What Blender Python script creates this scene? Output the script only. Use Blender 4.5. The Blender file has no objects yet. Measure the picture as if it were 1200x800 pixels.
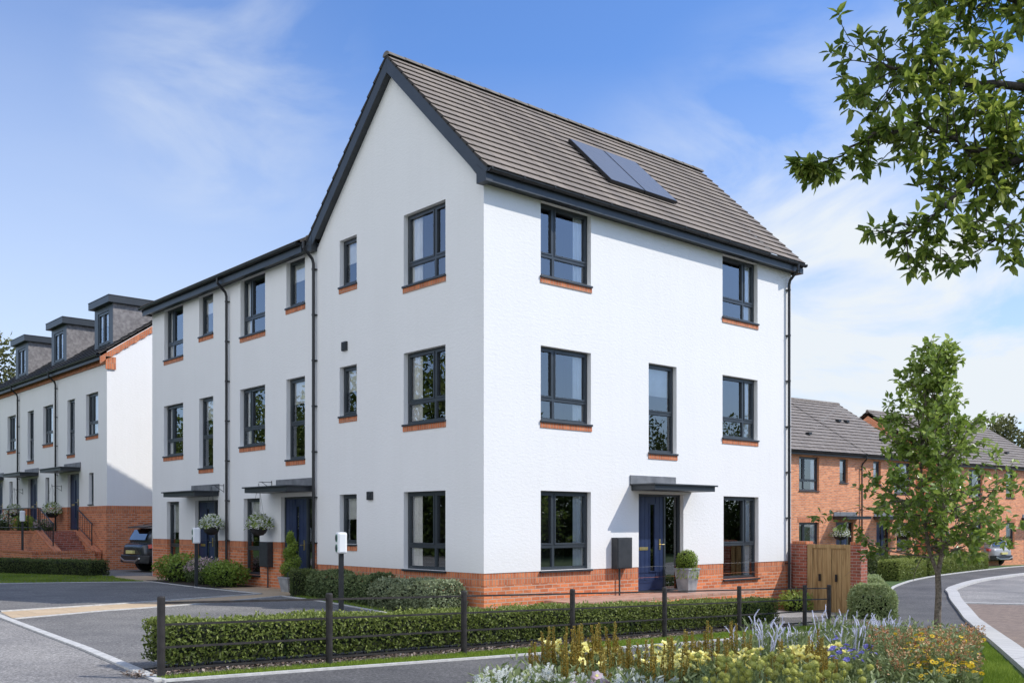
import bpy, bmesh, math, random
from mathutils import Vector, Matrix
random.seed(7)
RND = random.random
U_ = random.uniform
sc = bpy.context.scene
COL = sc.collection
R = math.radians

# ------------------------------------------------------------------ materials
MATS = {}
def newmat(name):
    m = bpy.data.materials.new(name); m.use_nodes = True
    nt = m.node_tree; nt.nodes.clear()
    out = nt.nodes.new('ShaderNodeOutputMaterial')
    MATS[name] = m
    return m, nt, out
def nd(nt, t, **k):
    n = nt.nodes.new(t)
    for a, v in k.items():
        if a in n.inputs.keys(): n.inputs[a].default_value = v
        else: setattr(n, a, v)
    return n
def c4(c): return (c[0], c[1], c[2], 1.0)
def principled(nt, out, col=None, rough=.6, metal=0, spec=.5):
    b = nt.nodes.new('ShaderNodeBsdfPrincipled')
    if col: b.inputs['Base Color'].default_value = c4(col)
    b.inputs['Roughness'].default_value = rough
    b.inputs['Metallic'].default_value = metal
    b.inputs['Specular IOR Level'].default_value = spec
    nt.links.new(b.outputs[0], out.inputs[0])
    return b
def ramp(nt, stops):
    r = nt.nodes.new('ShaderNodeValToRGB')
    e = r.color_ramp.elements
    while len(e) < len(stops): e.new(.5)
    for i, (p, c) in enumerate(stops):
        e[i].position = p; e[i].color = c4(c)
    return r
def noisy(name, c1, c2, scale=8, rough=.7, bump=0, bscale=None, metal=0, spec=.4, detail=6, lo=.35, hi=.65):
    m, nt, out = newmat(name)
    b = principled(nt, out, None, rough, metal, spec)
    tc = nd(nt, 'ShaderNodeTexCoord')
    n = nd(nt, 'ShaderNodeTexNoise', Scale=scale, Detail=detail)
    nt.links.new(tc.outputs['Object'], n.inputs['Vector'])
    r = ramp(nt, [(lo, c1), (hi, c2)])
    nt.links.new(n.outputs['Fac'], r.inputs[0]); nt.links.new(r.outputs[0], b.inputs['Base Color'])
    if bump:
        n2 = nd(nt, 'ShaderNodeTexNoise', Scale=bscale or scale * 4, Detail=4)
        nt.links.new(tc.outputs['Object'], n2.inputs['Vector'])
        bp = nd(nt, 'ShaderNodeBump', Strength=bump, Distance=.01)
        nt.links.new(n2.outputs['Fac'], bp.inputs['Height']); nt.links.new(bp.outputs[0], b.inputs['Normal'])
    return m

def brickmat(name, c1, c2, mortar, bw=.225, rh=.075, ms=.0085, swap=False, offset=.5, rough=.85, tint=.35, bump=.5, dark=(.10, .035, .02)):
    m, nt, out = newmat(name)
    b = principled(nt, out, None, rough, 0, .25)
    uv = nd(nt, 'ShaderNodeUVMap'); src = uv.outputs[0]
    if swap:
        sp = nd(nt, 'ShaderNodeSeparateXYZ'); cb = nd(nt, 'ShaderNodeCombineXYZ')
        nt.links.new(src, sp.inputs[0]); nt.links.new(sp.outputs[0], cb.inputs[1]); nt.links.new(sp.outputs[1], cb.inputs[0]); src = cb.outputs[0]
    bt = nd(nt, 'ShaderNodeTexBrick', Color1=c4(c1), Color2=c4(c2), Mortar=c4(mortar), Scale=1.0)
    bt.inputs['Mortar Size'].default_value = ms; bt.inputs['Mortar Smooth'].default_value = .25
    bt.inputs['Brick Width'].default_value = bw; bt.inputs['Row Height'].default_value = rh
    bt.offset = offset; bt.inputs['Bias'].default_value = -.1
    nt.links.new(src, bt.inputs['Vector'])
    # per-area staining: a stretched noise gives darker, burnt bricks here and there
    mp = nd(nt, 'ShaderNodeMapping'); mp.inputs['Scale'].default_value = (1 / bw, 1 / rh, 1)
    nt.links.new(src, mp.inputs[0])
    no = nd(nt, 'ShaderNodeTexNoise', Scale=.9, Detail=2)
    nt.links.new(mp.outputs[0], no.inputs['Vector'])
    r = ramp(nt, [(.30, (1, 1, 1)), (.5, (0, 0, 0))])
    nt.links.new(no.outputs['Fac'], r.inputs[0])
    mu = nd(nt, 'ShaderNodeMath', operation='MULTIPLY'); mu.inputs[1].default_value = tint
    nt.links.new(r.outputs[0], mu.inputs[0])
    inv = nd(nt, 'ShaderNodeMath', operation='SUBTRACT'); inv.inputs[0].default_value = 1
    nt.links.new(bt.outputs['Fac'], inv.inputs[1])
    mu2 = nd(nt, 'ShaderNodeMath', operation='MULTIPLY')
    nt.links.new(mu.outputs[0], mu2.inputs[0]); nt.links.new(inv.outputs[0], mu2.inputs[1])
    mx = nd(nt, 'ShaderNodeMix', data_type='RGBA'); mx.inputs[7].default_value = c4(dark)
    nt.links.new(mu2.outputs[0], mx.inputs[0]); nt.links.new(bt.outputs['Color'], mx.inputs[6])
    n3 = nd(nt, 'ShaderNodeTexNoise', Scale=40, Detail=3); nt.links.new(src, n3.inputs['Vector'])
    hs = nd(nt, 'ShaderNodeHueSaturation'); 
    mr = nd(nt, 'ShaderNodeMapRange'); mr.inputs[3].default_value = .78; mr.inputs[4].default_value = 1.22
    nt.links.new(n3.outputs['Fac'], mr.inputs[0]); nt.links.new(mr.outputs[0], hs.inputs['Value'])
    nt.links.new(mx.outputs[2], hs.inputs['Color']); nt.links.new(hs.outputs[0], b.inputs['Base Color'])
    ad = nd(nt, 'ShaderNodeMath', operation='MULTIPLY_ADD'); ad.inputs[1].default_value = .25
    nt.links.new(n3.outputs['Fac'], ad.inputs[0]); nt.links.new(inv.outputs[0], ad.inputs[2])
    bp = nd(nt, 'ShaderNodeBump', Strength=bump, Distance=.012)
    nt.links.new(ad.outputs[0], bp.inputs['Height']); nt.links.new(bp.outputs[0], b.inputs['Normal'])
    return m

def rendermat(name, col):
    m, nt, out = newmat(name)
    b = principled(nt, out, None, .9, 0, .2)
    tc = nd(nt, 'ShaderNodeTexCoord')
    n = nd(nt, 'ShaderNodeTexNoise', Scale=.7, Detail=6); nt.links.new(tc.outputs['Object'], n.inputs['Vector'])
    r = ramp(nt, [(.3, tuple(x * .972 for x in col)), (.7, col)])
    nt.links.new(n.outputs['Fac'], r.inputs[0])
    # faint rain streaks
    mp2 = nd(nt, 'ShaderNodeMapping'); mp2.inputs['Scale'].default_value = (5, 5, .25); nt.links.new(tc.outputs['Object'], mp2.inputs[0])
    ns = nd(nt, 'ShaderNodeTexNoise', Scale=1.0, Detail=4); nt.links.new(mp2.outputs[0], ns.inputs['Vector'])
    rs = ramp(nt, [(.35, (.988, .987, .984)), (.55, (1, 1, 1))]); nt.links.new(ns.outputs['Fac'], rs.inputs[0])
    mm = nd(nt, 'ShaderNodeMix', data_type='RGBA', blend_type='MULTIPLY'); mm.inputs[0].default_value = 1
    nt.links.new(r.outputs[0], mm.inputs[6]); nt.links.new(rs.outputs[0], mm.inputs[7])
    sz = nd(nt, 'ShaderNodeSeparateXYZ'); nt.links.new(tc.outputs['Object'], sz.inputs[0])
    wz = nd(nt, 'ShaderNodeMath', operation='MULTIPLY_ADD'); wz.inputs[1].default_value = -.9; nt.links.new(n.outputs['Fac'], wz.inputs[0]); nt.links.new(sz.outputs['Z'], wz.inputs[2])
    sr = nd(nt, 'ShaderNodeMapRange', interpolation_type='SMOOTHSTEP'); sr.inputs[1].default_value = .05; sr.inputs[2].default_value = .85; sr.inputs[3].default_value = .16; sr.inputs[4].default_value = 0; nt.links.new(wz.outputs[0], sr.inputs[0])
    md_ = nd(nt, 'ShaderNodeMix', data_type='RGBA'); md_.inputs[7].default_value = (.52, .48, .42, 1); nt.links.new(sr.outputs[0], md_.inputs[0]); nt.links.new(mm.outputs[2], md_.inputs[6]); nt.links.new(md_.outputs[2], b.inputs['Base Color'])
    mp = nd(nt, 'ShaderNodeMapping'); mp.inputs['Scale'].default_value = (10, 10, 22); nt.links.new(tc.outputs['Object'], mp.inputs[0])
    n2 = nd(nt, 'ShaderNodeTexNoise', Scale=1.0, Detail=5, Roughness=.65); nt.links.new(mp.outputs[0], n2.inputs['Vector'])
    bp = nd(nt, 'ShaderNodeBump', Strength=.55, Distance=.011)
    nt.links.new(n2.outputs['Fac'], bp.inputs['Height']); nt.links.new(bp.outputs[0], b.inputs['Normal'])
    return m

def leafmat(name, dark, mid, light, trans=.3, rough=.45, spec=.35):
    m, nt, out = newmat(name)
    b = nt.nodes.new('ShaderNodeBsdfPrincipled')
    b.inputs['Roughness'].default_value = rough; b.inputs['Specular IOR Level'].default_value = spec
    at = nd(nt, 'ShaderNodeAttribute', attribute_name='tone')
    r = ramp(nt, [(0, dark), (.5, mid), (1, light)])
    nt.links.new(at.outputs['Fac'], r.inputs[0]); nt.links.new(r.outputs[0], b.inputs['Base Color'])
    tr = nd(nt, 'ShaderNodeBsdfTranslucent')
    nt.links.new(r.outputs[0], tr.inputs[0])
    mx = nd(nt, 'ShaderNodeMixShader'); mx.inputs[0].default_value = trans
    nt.links.new(b.outputs[0], mx.inputs[1]); nt.links.new(tr.outputs[0], mx.inputs[2]); nt.links.new(mx.outputs[0], out.inputs[0])
    return m

def glassmat(name, tint, base, rough=.005):
    m, nt, out = newmat(name)
    tp = nd(nt, 'ShaderNodeBsdfTransparent'); tp.inputs[0].default_value = c4(tint)
    gl = nd(nt, 'ShaderNodeBsdfGlossy'); gl.inputs['Roughness'].default_value = rough; gl.inputs[0].default_value = (.9, .95, 1, 1)
    fr = nd(nt, 'ShaderNodeFresnel', IOR=1.5)
    tc = nd(nt, 'ShaderNodeTexCoord'); n = nd(nt, 'ShaderNodeTexNoise', Scale=1.3, Detail=1); nt.links.new(tc.outputs['Object'], n.inputs['Vector'])
    bp = nd(nt, 'ShaderNodeBump', Strength=.06, Distance=.01); nt.links.new(n.outputs['Fac'], bp.inputs['Height'])
    nt.links.new(bp.outputs[0], gl.inputs['Normal'])
    ma = nd(nt, 'ShaderNodeMath', operation='MULTIPLY_ADD', use_clamp=True); ma.inputs[1].default_value = 1.6; ma.inputs[2].default_value = base
    nt.links.new(fr.outputs[0], ma.inputs[0])
    mx = nd(nt, 'ShaderNodeMixShader'); nt.links.new(ma.outputs[0], mx.inputs[0]); nt.links.new(tp.outputs[0], mx.inputs[1]); nt.links.new(gl.outputs[0], mx.inputs[2])
    nt.links.new(mx.outputs[0], out.inputs[0])
    return m

def tarmac(name, base, speck):
    m, nt, out = newmat(name)
    b = principled(nt, out, None, .85, 0, .3)
    tc = nd(nt, 'ShaderNodeTexCoord')
    n = nd(nt, 'ShaderNodeTexNoise', Scale=34, Detail=6, Roughness=.82); nt.links.new(tc.outputs['Object'], n.inputs['Vector'])
    r = ramp(nt, [(.36, tuple(x * .45 for x in base)), (.5, base), (.66, speck)]); nt.links.new(n.outputs['Fac'], r.inputs[0])
    n2 = nd(nt, 'ShaderNodeTexNoise', Scale=.55, Detail=7, Roughness=.65); nt.links.new(tc.outputs['Object'], n2.inputs['Vector'])
    r2 = ramp(nt, [(.3, (.62, .62, .64)), (.7, (1.18, 1.16, 1.13))]); nt.links.new(n2.outputs['Fac'], r2.inputs[0])
    mm = nd(nt, 'ShaderNodeMix', data_type='RGBA', blend_type='MULTIPLY'); mm.inputs[0].default_value = 1
    nt.links.new(r.outputs[0], mm.inputs[6]); nt.links.new(r2.outputs[0], mm.inputs[7]); nt.links.new(mm.outputs[2], b.inputs['Base Color'])
    bp = nd(nt, 'ShaderNodeBump', Strength=.7, Distance=.006); nt.links.new(n.outputs['Fac'], bp.inputs['Height']); nt.links.new(bp.outputs[0], b.inputs['Normal'])
    return m

WHITE = rendermat('white render', (.78, .774, .762))
BRICK = brickmat('red brick', (.68, .225, .092), (.43, .12, .05), (.47, .36, .28))
SOLD = brickmat('soldier brick', (.62, .215, .095), (.43, .125, .056), (.38, .25, .18), swap=True, offset=0, ms=.009)
BRICKO = brickmat('orange brick', (.80, .315, .135), (.56, .19, .08), (.50, .42, .35), tint=.45, dark=(.20, .075, .045))
BRICKD = brickmat('dark red brick', (.40, .12, .075), (.24, .07, .045), (.36, .28, .24), tint=.5)
ANTH = noisy('anthracite paint', (.022, .027, .032), (.029, .035, .041), 3, .42, 0, spec=.5)
ANTHF = noisy('anthracite frame', (.030, .038, .046), (.038, .047, .056), 3, .35, 0, spec=.5)
BLACKP = noisy('black plastic', (.013, .014, .016), (.022, .023, .025), 6, .38)
LEAD = noisy('grey lead', (.13, .135, .145), (.20, .205, .215), 4, .55, .2)
NAVY = noisy('navy door paint', (.014, .026, .075), (.020, .036, .095), 4, .38, 0, spec=.5)
BRASS = noisy('brass', (.75, .55, .22), (.85, .68, .32), 10, .3, metal=1)
STEEL = noisy('brushed steel', (.55, .55, .55), (.7, .7, .7), 20, .3, metal=1)
GLASS = glassmat('window glass', (.97, .98, .98), .10)
GLASSD = glassmat('door glass', (.25, .27, .28), .10)
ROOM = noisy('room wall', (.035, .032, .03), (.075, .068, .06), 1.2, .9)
CURT = noisy('curtain cloth', (.88, .86, .83), (.93, .92, .90), 5, .9)
BLIND = noisy('blind cloth', (.72, .72, .70), (.82, .82, .80), 5, .9)
TILE = brickmat('taupe roof tile', (.25, .21, .175), (.17, .143, .122), (.06, .05, .045), bw=.33, rh=40, ms=.007, offset=0, rough=.8, tint=.45, bump=.35, dark=(.17, .15, .135))
TILEG = brickmat('grey roof tile', (.245, .215, .19), (.195, .168, .148), (.05, .05, .05), bw=.33, rh=.345, ms=.010, offset=.5, rough=.8, tint=.3, bump=.6, dark=(.11, .105, .1))
TILED = brickmat('dark roof tile', (.10, .10, .105), (.075, .075, .08), (.03, .03, .03), bw=.33, rh=.3, ms=.012, offset=.5, rough=.75, tint=.3, bump=.6, dark=(.06, .06, .06))
UNDER = noisy('tile underside', (.035, .03, .028), (.055, .05, .045), 8, .9)
PANEL = None
def panelmat():
    m, nt, out = newmat('solar cell')
    b = principled(nt, out, (.05, .06, .085), .28, 0, .45)
    uv = nd(nt, 'ShaderNodeUVMap')
    bt = nd(nt, 'ShaderNodeTexBrick', Color1=(.125, .13, .14, 1), Color2=(.118, .124, .134, 1), Mortar=(.19, .195, .2, 1), Scale=1.0)
    bt.inputs['Brick Width'].default_value = .16; bt.inputs['Row Height'].default_value = .16; bt.inputs['Mortar Size'].default_value = .004; bt.offset = 0
    nt.links.new(uv.outputs[0], bt.inputs['Vector']); nt.links.new(bt.outputs[0], b.inputs['Base Color'])
    return m
PANEL = panelmat()
DORMER = noisy('dormer cladding', (.15, .14, .14), (.25, .235, .23), 9, .85, .4, 30)
TAR = tarmac('road tarmac', (.245, .234, .22), (.54, .515, .485))
TARD = tarmac('drive tarmac', (.165, .16, .153), (.40, .385, .365))
TARP = tarmac('path tarmac', (.105, .102, .100), (.24, .235, .225))
CONC = noisy('concrete edging', (.42, .41, .39), (.56, .55, .52), 12, .85, .3)
SLAB = brickmat('buff paving', (.52, .40, .27), (.46, .34, .22), (.30, .24, .17), bw=.6, rh=.6, ms=.008, offset=.5, tint=.15, dark=(.36, .27, .17))
BLOCK = brickmat('block paving', (.28, .21, .165), (.21, .155, .125), (.10, .085, .07), bw=.2, rh=.1, ms=.008, tint=.3, dark=(.15, .12, .1))
KERBM = brickmat('kerb blocks', (.50, .485, .46), (.44, .43, .41), (.25, .24, .23), bw=.4, rh=3, ms=.01, offset=0, tint=.1, dark=(.36, .35, .33))
PATHB = brickmat('path bricks', (.46, .26, .19), (.36, .19, .135), (.40, .32, .27), bw=.22, rh=.22, ms=.01, offset=0)
GRASSB = noisy('grass ground', (.035, .070, .014), (.075, .125, .024), 3, .95, .5, 60)
SOIL = noisy('bed soil', (.030, .022, .016), (.065, .05, .038), 14, .95, .8, 60)
BARKM = leafmat('bark mulch', (.05, .035, .025), (.20, .15, .12), (.42, .35, .30), 0, .9, .1)
WOODG = None
def woodmat():
    m, nt, out = newmat('gate timber')
    b = principled(nt, out, None, .7, 0, .3)
    tc = nd(nt, 'ShaderNodeTexCoord')
    mp = nd(nt, 'ShaderNodeMapping'); mp.inputs['Scale'].default_value = (14, 14, 1.1); nt.links.new(tc.outputs['Object'], mp.inputs[0])
    n = nd(nt, 'ShaderNodeTexNoise', Scale=1.0, Detail=7, Distortion=1.0); nt.links.new(mp.outputs[0], n.inputs['Vector'])
    r = ramp(nt, [(.3, (.22, .13, .055)), (.5, (.38, .25, .115)), (.7, (.46, .31, .15))]); nt.links.new(n.outputs['Fac'], r.inputs[0]); nt.links.new(r.outputs[0], b.inputs['Base Color'])
    bp = nd(nt, 'ShaderNodeBump', Strength=.3, Distance=.01); nt.links.new(n.outputs['Fac'], bp.inputs['Height']); nt.links.new(bp.outputs[0], b.inputs['Normal'])
    return m
WOODG = woodmat()
FENCEM = noisy('fence black', (.018, .015, .014), (.035, .030, .027), 10, .55, .2)
POTM = noisy('slate planter', (.22, .23, .24), (.34, .35, .36), 5, .7, .2)
TRUNK = noisy('tree bark', (.085, .065, .048), (.20, .165, .13), 25, .9, .8, 60)
TRUNKD = noisy('dark bark', (.030, .024, .02), (.075, .062, .05), 25, .9, .6, 60)
TERRA = leafmat('maple leaf', (.10, .165, .026), (.23, .32, .055), (.46, .54, .17), .42, .32, .5)
LEAFO = leafmat('cherry leaf', (.085, .135, .02), (.20, .27, .045), (.42, .47, .10), .48, .38, .4)
HEDGEL = leafmat('clipped hedge leaf', (.06, .085, .016), (.165, .21, .042), (.36, .40, .11), .3, .5, .3)
HEDGED = leafmat('box hedge leaf', (.032, .052, .014), (.09, .12, .03), (.18, .21, .065), .2, .5, .3)
SHRUBM = leafmat('shrub leaf', (.05, .08, .028), (.14, .185, .07), (.29, .33, .14), .2, .5, .3)
SHRUBL = leafmat('pale shrub leaf', (.10, .125, .06), (.26, .30, .16), (.42, .45, .28), .2, .5, .3)
SHRUBL2 = leafmat('grey green shrub leaf', (.13, .17, .06), (.28, .35, .14), (.46, .51, .26), .3, .5, .3)
SHRUBG = leafmat('bright shrub leaf', (.08, .13, .016), (.21, .30, .04), (.36, .44, .10), .25, .5, .3)
GRASSM = leafmat('grass blade', (.11, .18, .02), (.21, .30, .034), (.34, .42, .07), .3, .6, .2)
PINKF = leafmat('pink blossom', (.32, .20, .22), (.55, .40, .42), (.75, .62, .62), .2, .7, .2)
WHITEF = leafmat('white blossom', (.80, .81, .74), (.88, .89, .85), (.93, .93, .91), .5, .7, .2)
YELF = leafmat('pale yellow petal', (.75, .66, .14), (.85, .79, .28), (.88, .85, .45), .25, .6, .2)
GOLDF = leafmat('golden petal', (.70, .40, .02), (.80, .53, .03), (.85, .62, .06), .25, .6, .2)
RUSTF = leafmat('rust petal', (.22, .025, .015), (.42, .18, .07), (.80, .62, .36), .2, .7, .2)
BRONZ = leafmat('bronze seed spike', (.17, .105, .014), (.33, .225, .035), (.52, .40, .11), .15, .7, .2)
LAVF = leafmat('lavender spike', (.55, .56, .72), (.70, .70, .84), (.82, .82, .90), .2, .7, .2)
PURPF = leafmat('violet petal', (.12, .10, .38), (.22, .20, .56), (.36, .34, .70), .25, .6, .2)
DRUMF = leafmat('olive globe', (.19, .20, .035), (.34, .35, .075), (.50, .50, .18), .1, .8, .1)
PLANTG = leafmat('border foliage', (.065, .095, .032), (.16, .21, .07), (.31, .35, .16), .25, .5, .3)
SILVF = leafmat('silver foliage', (.10, .13, .11), (.24, .28, .24), (.42, .45, .40), .2, .6, .2)
AUTM = leafmat('far tree leaf', (.045, .052, .018), (.12, .13, .045), (.24, .23, .09), .2, .7, .2)
TREEW = leafmat('woodland leaf', (.02, .034, .008), (.075, .11, .022), (.22, .25, .06), .2, .7, .2)
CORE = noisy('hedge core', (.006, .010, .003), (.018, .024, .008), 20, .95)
DARKV = noisy('vent plastic', (.025, .028, .032), (.035, .038, .042), 8, .5)
CHARGE = noisy('charger shell', (.76, .77, .77), (.82, .83, .83), 3, .3)
CHARGEG = noisy('charger socket green', (.08, .20, .15), (.13, .28, .21), 6, .4)
CHARGED = noisy('charger socket dark', (.02, .03, .03), (.04, .05, .05), 6, .4)
CARD = noisy('dark car paint', (.040, .045, .052), (.05, .055, .062), 2, .25, 0, metal=.3, spec=.7)
CARS = noisy('silver car paint', (.30, .30, .31), (.36, .36, .37), 2, .3, 0, spec=.5)
CARW = noisy('white car paint', (.66, .67, .68), (.74, .75, .76), 2, .25, 0, spec=.6)
CARG = glassmat('car glass', (.12, .13, .14), .05)
TYRE = noisy('tyre rubber', (.012, .012, .012), (.02, .02, .02), 20, .85)
RED = noisy('tail lamp red', (.42, .04, .03), (.55, .10, .08), 8, .2, spec=.7)
PLATE = noisy('number plate', (.62, .55, .20), (.68, .62, .28), 30, .4)
PLATEW = noisy('front number plate', (.7, .7, .68), (.78, .78, .76), 30, .4)
GREENP = noisy('green flower tub', (.02, .02, .02), (.035, .035, .035), 10, .6)

# ------------------------------------------------------------------ mesh builder
class MB:
    def __init__(s): s.v = []; s.f = []; s.m = []; s.t = []
    def face(s, pts, mi=0, tone=0.5):
        i = len(s.v); s.v.extend(tuple(p) for p in pts); s.f.append(tuple(range(i, i + len(pts)))); s.m.append(mi); s.t.append(tone)
    def hexa(s, p, mi=0, tone=.5):   # 8 corners: bottom 0-3, top 4-7
        i = len(s.v); s.v.extend(tuple(q) for q in p)
        for f in ((0, 3, 2, 1), (4, 5, 6, 7), (0, 1, 5, 4), (1, 2, 6, 5), (2, 3, 7, 6), (3, 0, 4, 7)):
            s.f.append(tuple(i + k for k in f)); s.m.append(mi); s.t.append(tone)
    def box(s, x0, x1, y0, y1, z0, z1, mi=0):
        s.hexa([(x0, y0, z0), (x1, y0, z0), (x1, y1, z0), (x0, y1, z0), (x0, y0, z1), (x1, y0, z1), (x1, y1, z1), (x0, y1, z1)], mi)
    def fbox(s, fr, u0, u1, w0, w1, z0, z1, mi=0):
        s.hexa([fr(u0, w0, z0), fr(u1, w0, z0), fr(u1, w1, z0), fr(u0, w1, z0), fr(u0, w0, z1), fr(u1, w0, z1), fr(u1, w1, z1), fr(u0, w1, z1)], mi)
    def orient(s, N=None, c=None):
        for k, f in enumerate(s.f):
            p = [Vector(s.v[i]) for i in f]; n = (p[1] - p[0]).cross(p[2] - p[1]); d = N if N is not None else (sum(p, Vector()) / len(p) - Vector(c))
            if n.dot(d) < 0: s.f[k] = f[::-1]
        return s
    def tube(s, pts, rad, n=8, mi=0, tone=.5, cap=True):
        pts = [Vector(p) for p in pts]
        if not hasattr(rad, '__len__'): rad = [rad] * len(pts)
        base = len(s.v); prev = None
        for k, p in enumerate(pts):
            d = (pts[min(k + 1, len(pts) - 1)] - pts[max(k - 1, 0)]).normalized()
            a = prev if prev is not None else (Vector((0, 0, 1)) if abs(d.z) < .9 else Vector((1, 0, 0)))
            a = (a - d * a.dot(d))
            a = a.normalized() if a.length > 1e-6 else d.orthogonal().normalized()
            prev = a; b = d.cross(a)
            for j in range(n):
                an = 2 * math.pi * j / n; s.v.append(tuple(p + (a * math.cos(an) + b * math.sin(an)) * rad[k]))
        for k in range(len(pts) - 1):
            for j in range(n):
                s.f.append((base + k * n + j, base + k * n + (j + 1) % n, base + (k + 1) * n + (j + 1) % n, base + (k + 1) * n + j)); s.m.append(mi); s.t.append(tone)
        if cap:
            s.f.append(tuple(base + j for j in range(n))[::-1]); s.m.append(mi); s.t.append(tone)
            e = base + (len(pts) - 1) * n
            s.f.append(tuple(e + j for j in range(n))); s.m.append(mi); s.t.append(tone)
    def lathe(s, cx, cy, prof, n=16, mi=0, axis=None):
        base = len(s.v)
        for (r, z) in prof:
            for j in range(n):
                a = 2 * math.pi * j / n; s.v.append((cx + r * math.cos(a), cy + r * math.sin(a), z))
        for k in range(len(prof) - 1):
            for j in range(n):
                s.f.append((base + k * n + j, base + k * n + (j + 1) % n, base + (k + 1) * n + (j + 1) % n, base + (k + 1) * n + j)); s.m.append(mi); s.t.append(.5)
    def leaf(s, p, d, nrm, L, W, tone, mi=0, fold=.18):
        d = d.normalized(); sd = d.cross(nrm)
        if sd.length < 1e-4: sd = d.orthogonal()
        sd.normalize(); up = sd.cross(d)
        m = p + d * (L * .48); h = up * (W * fold)
        i = len(s.v)
        a = m + sd * (W * .5) + h; b = p + d * L; c = m - sd * (W * .5) + h
        s.v.extend(((p.x, p.y, p.z), (a.x, a.y, a.z), (b.x, b.y, b.z), (c.x, c.y, c.z)))
        s.f.append((i, i + 1, i + 2)); s.f.append((i, i + 2, i + 3)); s.m.extend((mi, mi)); s.t.extend((tone, tone))
    def leaf6(s, p, d, nrm, L, W, tone, mi=0, fold=.15):
        d = d.normalized(); sd = d.cross(nrm)
        if sd.length < 1e-4: sd = d.orthogonal()
        sd.normalize(); up = sd.cross(d); i = len(s.v); h = W * fold
        q = [p, p + d * (L * .28) + sd * (W * .42) + up * h, p + d * (L * .62) + sd * (W * .45) + up * h, p + d * L - up * (L * .06), p + d * (L * .62) - sd * (W * .45) + up * h, p + d * (L * .28) - sd * (W * .42) + up * h]
        s.v.extend(tuple(v) for v in q); s.f.append((i, i + 1, i + 2, i + 3)); s.f.append((i, i + 3, i + 4, i + 5)); s.m.extend((mi, mi)); s.t.extend((tone, tone))
    def build(s, name, mats, parent=None, origin=(0, 0, 0), smooth=False, tone=False, bevel=0, xf=None):
        if not isinstance(mats, (list, tuple)): mats = [mats]
        me = bpy.data.meshes.new(name)
        if xf is not None: V = [tuple(xf @ Vector(v)) for v in s.v]
        else:
            ox, oy, oz = origin; V = [(x - ox, y - oy, z - oz) for x, y, z in s.v]
        me.from_pydata(V, [], s.f)
        for m in mats: me.materials.append(m)
        me.polygons.foreach_set('material_index', s.m)
        if smooth: me.polygons.foreach_set('use_smooth', [True] * len(s.f))
        if tone:
            a = me.attributes.new('tone', 'FLOAT', 'FACE'); a.data.foreach_set('value', s.t)
        else:
            uvl = me.uv_layers.new(name='UVMap'); me.update()
            co = s.v if xf is None else V; out = []
            for poly in me.polygons:
                n = poly.normal
                if abs(n.z) > .98:
                    for vi in poly.vertices: out.extend((co[vi][0], co[vi][1]))
                else:
                    l = math.hypot(n.x, n.y); ux, uy = -n.y / l, n.x / l
                    if ux < -1e-6 or (abs(ux) < 1e-6 and uy < 0): ux, uy = -ux, -uy
                    # v axis = n x u, pointing up
                    vx = -n.z * uy; vy = n.z * ux; vz = n.x * uy - n.y * ux
                    if vz < 0: vx, vy, vz = -vx, -vy, -vz
                    for vi in poly.vertices:
                        x, y, z = co[vi]; out.extend((x * ux + y * uy, x * vx + y * vy + z * vz))
            uvl.data.foreach_set('uv', out)
        me.update()
        o = bpy.data.objects.new(name, me); COL.objects.link(o)
        if parent: o.parent = parent
        elif origin != (0, 0, 0) and xf is None: o.location = origin
        if bevel:
            md = o.modifiers.new('bevel', 'BEVEL'); md.width = bevel; md.segments = 2; md.limit_method = 'ANGLE'
        return o

def tag(o, label, cat, group=None, kind=None):
    o['label'] = label
    if cat: o['category'] = cat
    if group: o['group'] = group
    if kind: o['kind'] = kind
    return o
def thing(name, label, cat, loc=(0, 0, 0), rz=0, group=None):
    o = bpy.data.objects.new(name, None); COL.objects.link(o)
    o.location = loc; o.rotation_euler = (0, 0, rz); o.empty_display_size = .2
    return tag(o, label, cat, group)
def struct(o):
    o['kind'] = 'structure'; return o
def dup(root, loc, rz=0, s=1, label=None):
    r = root.copy(); COL.objects.link(r); r.location = loc; r.rotation_euler = (0, 0, rz); r.scale = (s, s, s)
    if label: r['label'] = label
    for ch in list(root.children):
        c = ch.copy(); COL.objects.link(c); c.parent = r
        for g in list(ch.children):
            d = g.copy(); COL.objects.link(d); d.parent = c
    return r

def Frame(O, U, N):
    O = Vector(O); U = Vector(U); N = Vector(N)
    def fr(u, w, z): return O + U * u + N * w + Vector((0, 0, z))
    fr.N = N
    return fr

# ------------------------------------------------------------------ terrain
def lerp(xs, ys, x):
    if x <= xs[0]: return ys[0]
    for i in range(1, len(xs)):
        if x <= xs[i]:
            t = (x - xs[i - 1]) / (xs[i] - xs[i - 1]); return ys[i - 1] + t * (ys[i] - ys[i - 1])
    return ys[-1]
def smst(a, b, x):
    t = max(0, min(1, (x - a) / (b - a))); return t * t * (3 - 2 * t)
def zt(x, y):
    a = lerp([-9, 4.4, 11, 25, 40, 60], [0.03, -.44, -.72, -.68, -.75, -.9], x)
    w = 1 - .65 * smst(-2, 6, y)
    return a * (w + (1 - w) * smst(3, 12, x))

def terrain():
    xs = [-900, -400, -150, -60] + [i for i in range(-25, 66)] + [90, 200, 450, 900]
    ys = [-900, -400, -150, -60] + [i for i in range(-25, 66)] + [90, 200, 450, 900]
    mb = MB()
    nx = len(xs)
    for y in ys:
        for x in xs: mb.v.append((x, y, zt(x, y)))
    for j in range(len(ys) - 1):
        for i in range(nx - 1):
            k = j * nx + i; mb.f.append((k, k + 1, k + nx + 1, k + nx)); mb.m.append(0); mb.t.append(.5)
    struct(mb.build('ground', GRASSB, smooth=True))
terrain()

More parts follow.
